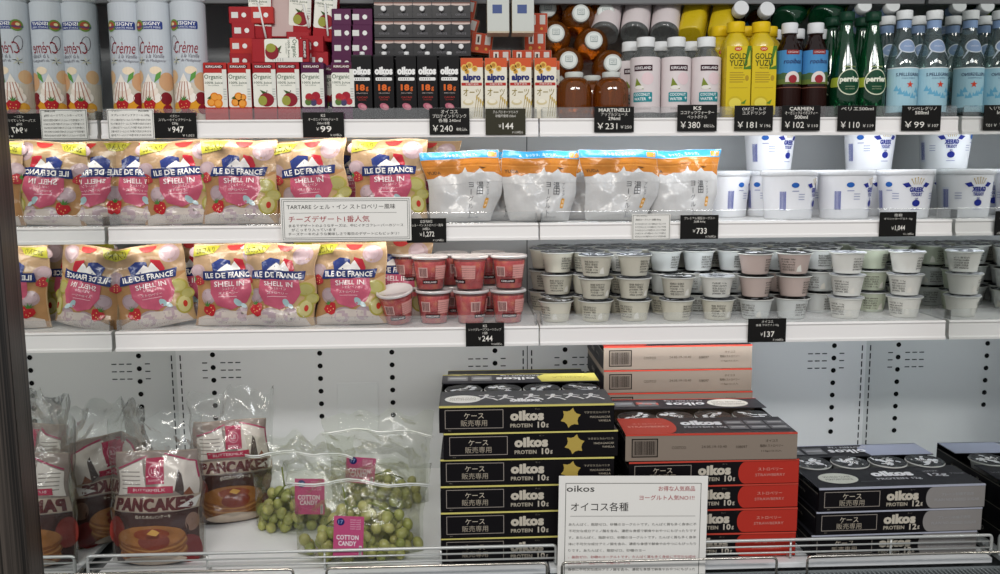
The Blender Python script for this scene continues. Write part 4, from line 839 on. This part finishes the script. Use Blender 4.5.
                a.heavy('oikos', .012, c+.014, .028, '#e6e7ea', 5, .085, .0012); a.text('PROTEIN 12g', .015, c-.016, .013, '#c4c5ca', 5, bold=.03, w=.092); a.text('12g', .105, c+.0, .020, '#c4c5ca', 5, bold=.03, w=.038); a.text('砂糖不使用', .100, c+.022, .006, '#b4b5ba', 5); a.text('71kcal', .148, c+.006, .008, '#8f9096', 5); a.rect(-w+.1, c-.026, w-.2, c-.024, '#6a6b70', 4)
        def bpanel(a, c, d):
            a.rect(-w, c+d/2-.003, w, c+d/2, edge, 2)
            if kind == 'v': a.poly([(w-.125, c-d/2+.002), (w-.001, c-d/2+.002), (w-.001, c+d/2), (w-.110, c+d/2), (w-.132, c+.01)], '#c9bf62', 2); a.text('VANILLA', w-.06, c, .016, '#a89a48', 4, rot=PI, w=.08)
            elif kind == 's': a.ell(w-.075, c, .045, d*.42, '#d4d1c8', 2, 30); a.text('WORLD CLASS', w-.075, c+.006, .009, '#6a675e', 4, rot=PI, w=.07); a.text('PERFORMANCE', w-.075, c-.010, .009, '#6a675e', 4, rot=PI, w=.07); a.text('10g', -w+.085, c, .02, '#c06258', 4, rot=PI, bold=.03, w=.05)
            else: a.poly([(w-.14, c-d/2+.001), (w-.001, c-d/2+.001), (w-.001, c+d/2), (w-.125, c+d/2), (w-.15, c+.012)], '#9aa0b4', 2)
            a.text('oikos', .0 if kind == 's' else -.01, c-.008, .026, '#d9dadd', 5, rot=PI, bold=.05, w=.085); a.text('PROTEIN '+num+'g', .0, c+.020, .012, '#b8b9bd', 5, rot=PI, bold=.03, w=.085)
            for k in range(2): a.rect(-w+.012+k*.052, c-.022, -w+.056+k*.052, c+.018, '#6a6b6e', 3); a.rect(-w+.016+k*.052, c-.004, -w+.052+k*.052, c+.004, '#9a9b9e', 4)
        strip('front_flap', -D/2, -D/2+fd, fpanel); strip('rear_flap', D/2-bd_, D/2, bpanel)
    return t
cases = {('v', 0): case('v'), ('v', 1): case('v', True), ('s', 0): case('s'), ('s', 1): case('s', True, True), ('sb', 0): case('s', False, True), ('p', 0): case('p'), ('p', 1): case('p', True)}
HB = .0534
def stack(kinds, pxs, Y, group, desc, rz, HB=.0534):
    n = len(kinds)
    for k, kd in enumerate(kinds):
        z = DK+.0004+k*HB; x = xat(pxs[k % len(pxs)], Y-.13, z+.025)
        lv = n-k
        put(cases[kd], (x, Y, z), rz[k % len(rz)], desc % (('topmost', 'second from the top', 'third from the top', 'fourth from the top', 'fifth from the top', 'sixth from the top', 'seventh from the top')[lv-1]), group)
stack([('v', 0)]*5+[('v', 1)], [527, 526.5, 527, 528, 530.5, 527], -.072, 'black vanilla yogurt cases in the front stack', 'flat black vanilla yogurt case, %s in the front left stack', [.0, .012, .005, -.008, .01, .0])
stack([('v', 0)]*5, [521, 522, 520, 521, 521, 522], .200, 'black vanilla yogurt cases in the rear stack', 'black vanilla yogurt case against the back wall, %s of the rear stack', [.0])
stack([('s', 0)]*4+[('s', 1)], [712, 713, 713, 714, 712.5], -.070, 'red and black strawberry yogurt cases', 'strawberry yogurt case, %s in the red and black front stack', [-.01, .0, .012, .004, -.015], .0502)
stack([('s', 0)]*4+[('sb', 0)]*2+[('s', 1)], [678, 679, 679, 678, 679, 678, 678], .208, 'strawberry yogurt cases at the back', 'strawberry yogurt case against the back wall, %s of the rear stack', [.0])
stack([('p', 0), ('p', 0), ('p', 1)], [893, 898, 901], -.084, 'black and silver plain yogurt cases', 'black and silver plain yogurt case, %s in the right stack', [.02, .02, .022], .0484)
# cups showing in the three open cases
lidk = {'v': 'k', 's': 'k', 'p': 's'}
for nm, kd, bx, by, z, rz in (('vanilla', 'v', 527, -.072, DK+5*HB, 0), ('strawberry', 's', 712.5, -.070, DK+4*.0502, -.015), ('plain', 'p', 901, -.084, DK+2*.0484, .022)):
    x = xat(bx, by-.13, z+.025)
    for k in range(4):
        put(CP[lidk[kd]], (x-.123+k*.082, by+.010, z+.0042), k*1.7+.4, 'dark lidded yogurt cup inside the open %s case, %s from the left' % (nm, ORD[k]), 'cups inside the open cases')
# ================================================================== pancake bags
def clear_bag(t, name, W, H, T, seed, mat, crump=.010, fill=.45, taper=.1, flare=.0, nx=26, nz_=34):
    rnd = Vector((seed*2.1, seed*5.3, seed*.9)); b = bmesh.new(); G = {}
    for sgn in (-1, 1):
        for i in range(nx+1):
            for j in range(nz_+1):
                s = -1+2*i/nx; k = j/nz_
                wv = 1-taper*max(0, k-fill)/(1-fill)+flare*max(0, k-.8); bul = (1-abs(s)**2.6)*(min(1, (k+.01)/.08)**.5)*(1 if k < fill else max(.06, 1-(k-fill)/(1-fill))**1.1)
                x = s*W/2*wv; c = crump*(0.25+min(1, k/fill)*.75)*(1-abs(s)**8)
                n1 = noise.noise(Vector((x*13, k*H*13, sgn*2))+rnd); n2 = abs(noise.noise(Vector((x*30+k*4, k*H*24, sgn*2))+rnd*1.7)); n3 = noise.noise(Vector((x*70, k*H*50, sgn))+rnd)
                y = sgn*(T/2*bul+.001)+(n1*1.2+(n2-.25)*1.1+n3*.30)*c
                G[sgn, i, j] = b.verts.new((x+noise.noise(Vector((k*7, s*2, seed)))*.012*k, y, k*H+noise.noise(Vector((s*3.1, seed*1.9, 2)))*.030*k*k))
    for sgn in (-1, 1):
        for i in range(nx):
            for j in range(nz_):
                q = (G[sgn, i, j], G[sgn, i+1, j], G[sgn, i+1, j+1], G[sgn, i, j+1]); f = b.faces.new(q if sgn < 0 else q[::-1]); f.smooth = True
    for i in range(nx): b.faces.new((G[1, i, 0], G[1, i+1, 0], G[-1, i+1, 0], G[-1, i, 0]))
    for j in range(nz_):
        for i in (0, nx): b.faces.new((G[1, i, j], G[-1, i, j], G[-1, i, j+1], G[1, i, j+1]))
    return from_bm(name, b, mat, t)
def pan_art(W, H):
    a = ap(); w = W/2
    a.rect(-w+.001, .002, w-.001, H-.002, '#8e8078', 1)
    a.rect(-w+.001, .002, w-.001, H*.475, '#3c160e', 2)
    a.ell(w*.75, H*.12, .024, .03, '#7a1d20', 3); a.ell(w*.55, H*.30, .02, .022, '#3c1c18', 3); a.ell(-w*.9, H*.3, .018, .03, '#8b2f26', 3); a.ell(w*.86, H*.36, .012, .018, '#8a6a5a', 3)
    for k in range(5): a.ell(-.004+(k % 2)*.003, H*.10+k*.0088, .064, .024, '#8a5228', 3+k*2, 26); a.ell(-.004+(k % 2)*.003, H*.10+k*.0088+.003, .062, .021, '#b07c44' if k < 4 else '#a36a32', 4+k*2, 26)
    a.ell(-.002, H*.10+.043, .034, .011, '#8f3d1a', 14, 24); a.ell(.002, H*.10+.028, .030, .016, '#7d2c14', 14, 24); a.poly([(-.012, H*.10+.045), (.004, H*.10+.039), (.013, H*.10+.046), (-.002, H*.10+.053)], '#dca94e', 15); a.ell(0, .013, .058, .010, '#c0b0a0', 13, 24)
    a.poly([(-w*.95, H*.62), (-w*.2, H*.66), (-w*.3, H*.93), (-w*.9, H*.84)], '#e4ddd6', 3); a.poly([(w*.1, H*.70), (w*.95, H*.60), (w*.95, H*.90), (w*.15, H*.96)], '#ddd4cc', 3)
    for k in range(5): a.rect(-w*.84, H*.68+k*.008, -w*.35, H*.69+k*.008, '#9a928c', 4)
    a.rect(-w+.001, H*.485, w-.001, H*.612, '#b9a898', 14); a.heavy('PANCAKES', -.002, H*.548, .0235, '#5a0c12', 17, w*1.74, .0010); a.text('母のためのパンケーキ', .0, H*.445, .0070, '#eadfce', 17, w=w*.8)
    a.rect(-w*.70, H*.64, w*.42, H*.70, '#b32048', 5, .001); a.text('BUTTERMILK', -w*.15, H*.67, .0055, '#f2d7dc', 6, w=w*.8)
    a.rect(-w*.20, H*.72, w*.22, H*.94, '#b01d4b', 7); a.ell(0, H*.835, .0115, .0125, '#d58a9e', 8, 20); a.ell(0, H*.835, .0095, .0105, '#b01d4b', 9, 20); a.text('LB', 0, H*.835, .008, '#e2b2be', 10, bold=.02); a.text('BAKERY', 0, H*.752, .004, '#e2b2be', 8, w=.022)
    a.line([(-w*.9, H*.86), (-w*.2, H*.955)], .003, '#a8325a', 6); a.line([(w*.2, H*.97), (w*.95, H*.90), (w*.95, H*.75)], .003, '#a8325a', 6)
    a.poly([(w*.45, H*.66), (w*.65, H*.60), (w*.62, H*.80), (w*.55, H*.84)], '#4a3a36', 5); a.poly([(w*.62, H*.62), (w*.9, H*.58), (w*.75, H*.68)], '#8a4a2a', 5); a.poly([(w*.55, H*.52), (w*.98, H*.60), (w*.9, H*.50)], '#e6e3e0', 18)
    return a
def pancakes(seed):
    t = pouch('pancake_bag', 'bag', .166, .222, .080, M('#9c8c80', .25, bump=.3, bscale=40), pan_art, seed, lambda k: 1-.05*k, .006, '#a88f7a')
    o = clear_bag(t, 'clear_bag_film', .180, .292, .094, seed, BAGCLR, .011, .55, -.02)
    o.location = (0, .0, -.0)
    return t
pc1 = pancakes(11); pc2 = pancakes(12); pc3 = pancakes(13); GPK = 'bagged pancakes'
put(pc1, (xat(157, -.16, DK+.08), -.155, DK+.001), (ph(-5), 0, ph(4)), 'clear crinkled bag of pancakes standing in front, name in dark red letters', GPK)
put(pc2, (xat(122, -.045, DK+.08), -.035, DK+.001), (ph(-4), 0, ph(-48)), 'clear crinkled bag of pancakes behind the front bag, near the mirrored wall', GPK)
put(pc3, (xat(230, .045, DK+.08), .045, DK+.001), (ph(-8), ph(4), ph(24)), 'clear crinkled bag of pancakes set back to the right, beside the grapes', GPK)
# ================================================================== grapes
sph = bmesh.new(); bmesh.ops.create_uvsphere(sph, u_segments=14, v_segments=9, radius=1)
for f in sph.faces: f.smooth = True
gm = bpy.data.materials.new('grape_skin'); gm.use_nodes = True; nt = gm.node_tree; pb = nt.nodes['Principled BSDF']
oi = nt.nodes.new('ShaderNodeObjectInfo'); cr = nt.nodes.new('ShaderNodeValToRGB'); cr.color_ramp.elements[0].color = lin('#8c9748'); cr.color_ramp.elements[1].color = lin('#bbb574')
tc = nt.nodes.new('ShaderNodeTexCoord'); nz = nt.nodes.new('ShaderNodeTexNoise'); nz.inputs['Scale'].default_value = 1.6; mxx = nt.nodes.new('ShaderNodeMath'); mxx.operation = 'MULTIPLY_ADD'
nt.links.new(tc.outputs['Object'], nz.inputs[0]); nt.links.new(nz.outputs[0], mxx.inputs[0]); mxx.inputs[1].default_value = .7; nt.links.new(oi.outputs['Random'], mxx.inputs[2])
mu = nt.nodes.new('ShaderNodeMath'); mu.operation = 'MULTIPLY'; mu.inputs[1].default_value = .65; nt.links.new(mxx.outputs[0], mu.inputs[0]); nt.links.new(mu.outputs[0], cr.inputs[0]); nt.links.new(cr.outputs[0], pb.inputs['Base Color'])
pb.inputs['Roughness'].default_value = .28; pb.inputs['Subsurface Weight'].default_value = .25; pb.inputs['Subsurface Radius'].default_value = (.6, .7, .2); pb.inputs['Subsurface Scale'].default_value = .006
gme = bpy.data.meshes.new('grape'); sph.to_mesh(gme); sph.free(); gme.materials.append(gm)
STEM = M('#77823c', .6)
def bunch(cx, cy, W, D, H, n, seed, label):
    t = thing('grape_bunch', label, 'grapes', (cx, cy, DK+.003), group='bunches of green grapes in bags'); rs = random.Random(seed); pts = []
    tries = 0
    while len(pts) < n and tries < 60000:
        tries += 1; x = rs.uniform(-1, 1); y = rs.uniform(-1, 1); z = rs.random()
        if x*x+y*y > 1: continue
        if z > (1-.55*(x*x+y*y)): continue
        p = Vector((x*W/2, y*D/2, .0105+z*(H-.02)))
        # settle down: keep the lowest free height
        while p.z > .0105 and all((p-Vector((0, 0, .002))-q).length > .0192 for q in pts): p.z -= .002
        if all((p-q).length > .0188 for q in pts): pts.append(p)
    for p in pts:
        o = bpy.data.objects.new('grape', gme); link(o, t); r = rs.uniform(.0104, .0122); o.location = p; o.scale = (r, r, r*rs.uniform(1.08, 1.28)); o.rotation_euler = (rs.uniform(-.9, .9), rs.uniform(-.9, .9), rs.uniform(0, 3))
    b = bmesh.new(); add_tube(b, [(-W*.3, 0, H*.45), (-W*.1, -.01, H*.8), (W*.1, 0, H*.85), (W*.3, .01, H*.6)], .0018)
    for k in range(7):
        x = -W*.3+k*W*.1; add_tube(b, [(x, 0, H*.75-abs(k-3)*.006), (x+rs.uniform(-.01, .01), rs.uniform(-.03, .01), H*.55)], .0009, 6)
    add_tube(b, [(-W*.1, -.01, H*.8), (-W*.14, 0, H*1.15)], .0018)
    from_bm('stem', b, STEM, t); return t
def grape_bag(cx, cy, W, D, H, seed, ziph, label, card, rz=0):
    t = thing('grape_bag', label, 'bag', (cx, cy, DK+.001), rz, 'clear bags of green grapes')
    clear_bag(t, 'clear_bag_film', W, H, D, seed, clear('clear_grape_film', '#fafbf8', .015, '#eef2ea', rough=.10, gl=.55, bump=.7, bscale=15, base=.02, stretch=(1, 1, .6)), .010, .42, -.16)
    b = bmesh.new(); rs = random.Random(seed)
    zp = [(-W*.56+W*1.12*k/14, -.020+.012*math.sin(k*.9+seed), ziph+.012*(1-((k-5)/8)**2)+rs.uniform(-.001, .001)) for k in range(15)]
    add_tube(b, zp, .0017); add_tube(b, [(x, y+.002, z-.0045) for x, y, z in zp], .0009); from_bm('zip_strip', b, M('#e9ece9', .3), t)
    u0, v0, cw, ch, tilt = card
    a = Art(); a.rect(-cw/2, -ch/2, cw/2, ch/2, '#c2527f', 1, .002); a.ell(-cw*.27, ch*.36, cw*.13, cw*.13, '#23306a', 2, 20); a.text('17', -cw*.27, ch*.36, cw*.13, '#8fa0d0', 3, bold=.02)
    for k in range(5): a.text('sweet seedless'[:10+k % 3], cw*.22, ch*(.42-.055*k), .0032, '#e8c2d2', 2, w=cw*.34)
    a.text('COTTON', -cw*.03, -ch*.02, cw*.17, '#f3e9ee', 3, bold=.045, w=cw*.74); a.text('CANDY', -cw*.03, -ch*.17, cw*.17, '#f3e9ee', 3, bold=.045, w=cw*.60); a.rect(cw*.36, -ch*.48, cw*.45, -ch*.22, '#dcd5d8', 2); a.bars(cw*.37, -ch*.47, cw*.44, -ch*.24, '#444444', 6, 3)
    a.line([(-cw*.3, -ch*.3), (cw*.3, -ch*.42)], .0006, '#d68aa8', 2)
    c, q = math.cos(tilt), math.sin(tilt)
    back_ = box('t', -cw/2, cw/2, -.0002, .0002, -ch/2, ch/2, M('#c2527f', .35)); 
    o = a.build('printed_card', t, lambda u, v, w: Vector((u0+u*c-v*q, -D/2-.003-w-.0006, v0+u*q+v*c)))
    back_.name = 'card_backing'; back_.parent = t; back_.location = (u0, -D/2-.003, v0); back_.rotation_euler = (0, -tilt, 0)
    return t
g1 = (xat(360, -.14, DK+.05), -.140); bunch(g1[0], g1[1]+.004, .236, .124, .118, 96, 3, 'pale green grapes filling the front zip bag behind the wire rail')
grape_bag(g1[0], g1[1], .256, .150, .190, 21, .146, 'clear zip bag of grapes in front with a pink card reading cotton candy', (-.012, .068, .058, .082, -.06))
g2 = (xat(291, -.012, DK+.05), .006); bunch(g2[0], g2[1]+.004, .150, .110, .112, 62, 4, 'pale green grapes in the left bag, partly hidden by the front bag')
grape_bag(g2[0]+.022, g2[1], .205, .140, .205, 22, .160, 'clear zip bag of grapes at the left, pink card at its right side', (.030, .092, .062, .078, -.03))
g3 = (xat(380, .125, DK+.05), .125); bunch(g3[0], g3[1], .180, .115, .085, 60, 5, 'green grapes in the rear bag nearest the back wall')
grape_bag(g3[0], g3[1], .225, .140, .215, 23, .170, 'clear zip bag of grapes at the back with a gold printed band', (-.035, .105, .066, .060, -.1))
# ================================================================== price tags and signs
BLK = M('#1b1a19', .35)
def tagcard(name, px, py, wpx, hpx, lines, label, cat, Y=-.0125, bg='#1b1a19', ink='#e6e2da', group='black price tags', border=None, th=.0016, rz=0, clip=True, lean=0):
    c = atY(px, py, Y); k = (c-CAM).dot(_fw)/FPX; W, H = wpx*k, hpx*k
    t = thing(name, label, cat, (c.x, Y, c.z-H/2), group=group, rot=(lean, rz, 0))
    box('card', -W/2, W/2, -th, 0, 0, H, M(bg, .35), t, .0006)
    a = Art(); a.rough = .4
    for tx, u, v, h, w_, *o in lines:
        col = o[0] if o else ink; bold = o[1] if len(o) > 1 else .01; al = o[2] if len(o) > 2 else 'c'
        a.text(tx, -W/2+u*W, v*H, h*H, col, 2, w=w_*W if w_ else None, bold=bold, al=al)
    if border:
        for ins in border: a.frame(-W/2+ins*H, ins*H, W/2-ins*H, H-ins*H, .0008, '#3a3a3a', 2)
    a.build('lettering', t, front(-th-.0001))
    if clip: box('clip', -.006, .006, -.0002, .0055, H*.5, H*.72, ACRYL, t, .0005)
    return t, W, H
def ptag(px, py, name_lines, price, tax, where, w=41, h=25, hand=False, bg='#1b1a19'):
    L = []; n = len(name_lines)
    for i, (s, ww) in enumerate(name_lines): L.append((s, .5, .87-i*(.15 if not hand else .165), .11 if not hand else .14, ww, '#e6e2da', .01 if not hand else .03))
    if hand: L += [('￥'+price, .33, .24, .25, .50, '#eeeae2', .02), (tax, .80, .20, .12, .28, '#e0dcd4', .02)]
    else: L += [('￥', .36, .34, .14, None), (price, .56, .34, .24, .27, '#f0ece4', .02), (tax, .80, .10, .10, .28)]
    tagcard('price_tag', px, py, w, h, L, 'black price tag %s' % where if bg != '#3a382c' else 'olive grey price tag %s' % where, 'price tag', bg=bg)
ptag(175.5, 125.5, (('イズニー', .22), ('スプレーホイップクリーム', .76), ('250g', .14)), '947', '￥1,022', 'reading 947 under the cream spray cans', 42, 25)
ptag(323.5, 125, (('KS', .1), ('オーガニック100%ジュース', .72), ('200ml 各種', .3)), '99', '￥107税込', 'reading 99 under the juice cartons', 41, 25)
ptag(449.5, 121.5, (('オイコス', .42), ('プロテインドリンク', .84), ('各種 240ml', .55)), '240', '税込', 'reading 240 under the black protein drinks', 40, 26, True)
ptag(505.5, 121.8, (('アルプロ オーツミルク', .62), ('砂糖不使用 250ml', .5)), '144', '￥155税込', 'reading 144 under the oat drinks', 40, 26, False, '#3a382c')
ptag(614, 119.5, (('MARTINELLI', .78), ('アップルジュース', .66), ('296ml', .3)), '231', '￥250', 'reading 231 under the apple juice', 40, 25, True)
ptag(697, 118, (('KS', .2), ('ココナッツウォーター', .84), ('ペットボトル', .5)), '380', '税込', 'reading 380 under the coconut water', 40, 26, True)
ptag(753.5, 118.2, (('OKFゴールド', .62), ('ユズドリンク', .6)), '181', '￥196', 'reading 181 under the yellow yuzu drinks', 39, 25, True)
ptag(800.8, 118.2, (('CARMIEN', .62), ('オーガニックルイボスティー', .84), ('500ml', .34)), '102', '￥110', 'reading 102 under the rooibos tea', 39, 25, True)
ptag(856.5, 118.2, (('ペリエ500ml', .84),), '110', '￥119', 'reading 110 under the green bottles', 39, 25, True)
ptag(921, 118, (('サンペレグリノ', .74), ('500ml', .34)), '99', '￥107', 'reading 99 under the clear water bottles', 40, 25, True)
ptag(426.5, 230.5, (('ILE DE FRANCE', .3), ('シェル・イン ストロベリー風味', .84), ('20個入', .2)), '1,272', '￥1,374税込', 'reading 1,272 beside the white product sign', 39.5, 24.5)
ptag(699.2, 227, (('プレミアム湯田ヨーグルト', .8), ('加糖 800g', .3)), '733', '￥792税込', 'reading 733 under the yogurt pouches', 38.5, 24)
ptag(897.5, 224.2, (('KRI KRI', .2), ('ギリシャヨーグルト 1kg', .76)), '1,044', '￥1,128税込', 'reading 1,044 under the white tubs', 37.5, 24.5)
ptag(485, 334.5, (('KS', .1), ('レッドグレープフルーツカップ', .84), ('1個', .12)), '244', '￥263税込', 'reading 244 under the red fruit cups', 38.5, 24)
ptag(766.8, 330.2, (('オイコス', .3), ('各種 プロテイン10g', .6)), '137', '￥148税込', 'reading 137 under the small yogurt cups', 38.5, 24)
W1 = '#eceae4'; K1 = '#3b3936'
L = [('イズニー　　　　　　税込価格', .5, .93, .05, .8, K1), ('スプレーホイップクリーム 250g', .5, .79, .09, .82, K1, .02)]+[('フランス産の生クリームにバニラの香りを加えたなめらかな味'[k:k+24], .5, .64-k*.125, .075, .86, K1) for k in range(5)]
tagcard('product_card', 131.2, 124.2, 46, 30, L, 'small white product card beside the 947 price tag under the cream spray cans', 'sign', bg=W1, group='white product cards', border=(.03,))
L = [('プレミアム', .25, .92, .06, .28, K1), ('湯田ヨーグルト 加糖 800g', .42, .78, .085, .66, K1, .02)]+[('まろやかな甘さともっちり食感のヨーグルトです毎日の朝食に'[k:k+22], .48, .62-k*.12, .07, .80, K1) for k in range(5)]
tagcard('product_card', 651, 227, 38.5, 26, L, 'small white product card left of the 733 price tag', 'sign', bg=W1, group='white product cards', border=(.03,))
RD = '#a8323c'
L = [('TARTARE シェル・イン ストロベリー風味', .465, .79, .115, .83, K1, .0), ('チーズデザート1番人気', .37, .51, .15, .62, RD, .03), ('まるでデザートのようなチーズは、中にイチゴフレーバーのソース', .5, .36, .07, .88, K1), ('がこっそり入っています', .25, .265, .07, .34, K1), ('チーズケーキのような美味しさで毎日のデザートにもピッタリ！', .48, .17, .07, .85, K1)]
t, W, H = tagcard('product_sign', 346.2, 219.2, 129.5, 43.5, L, 'wide white sign about cheese dessert with a red headline, hanging before the pouches', 'sign', Y=-.020, bg='#f0eee9', group=None, border=(.035, .075))
a = Art(); a.rect(-W*.43, H*.645, W*.39, H*.652, '#6a6a6a', 1); a.build('ruled_line', t, front(-.0018))
# deck sign
c = atY(632, 524, -.236); k = (c-CAM).dot(_fw)/FPX; W, H = 150*k, 104*k
tx = 'あたんぱく、脂肪ゼロ、砂糖のヨーグルトです。たんぱく質も多く身体に不可欠な成分アミノ酸を含み、濃密な食感で朝食やおやつにもぴったりです。'
L = [('oikos', .145, .875, .062, .185, '#333230', .01), ('オイコス各種', .275, .695, .088, .385, '#2c2b29', .02), ('お得な人気商品', .79, .875, .050, .245, RD, .015), ('ヨーグルト人気NO1!!', .725, .785, .050, .37, RD, .015)]
for i in range(5): L.append(((tx*3)[i*33:i*33+(34 if i < 4 else 20)], .5 if i < 4 else .33, .520-i*.065, .028, .86 if i < 4 else .52, '#5a5752', 0))
L += [((tx[5:])[:34], .5, .195, .028, .86, RD, 0), (tx[:18], .28, .135, .028, .42, RD, 0), ((tx*2)[30:64], .5, .07, .028, .86, '#4a4742', .0)]
t, W, H = tagcard('promotion_sign', 632, 527, 150, 103, L, 'large white sign with black and red lettering standing before the yogurt cases', 'sign', Y=-.238, bg='#efede8', group=None, clip=False, rz=ph(1.2), lean=ph(-3))
a = Art(); a.frame(-W*.455, -H*.1, W*.455, H*.93, .0010, '#4a4845', 1); a.rect(-W*.42, H*.60, W*.42, H*.604, '#7a7874', 1); a.build('ruled_border', t, front(-.0018))
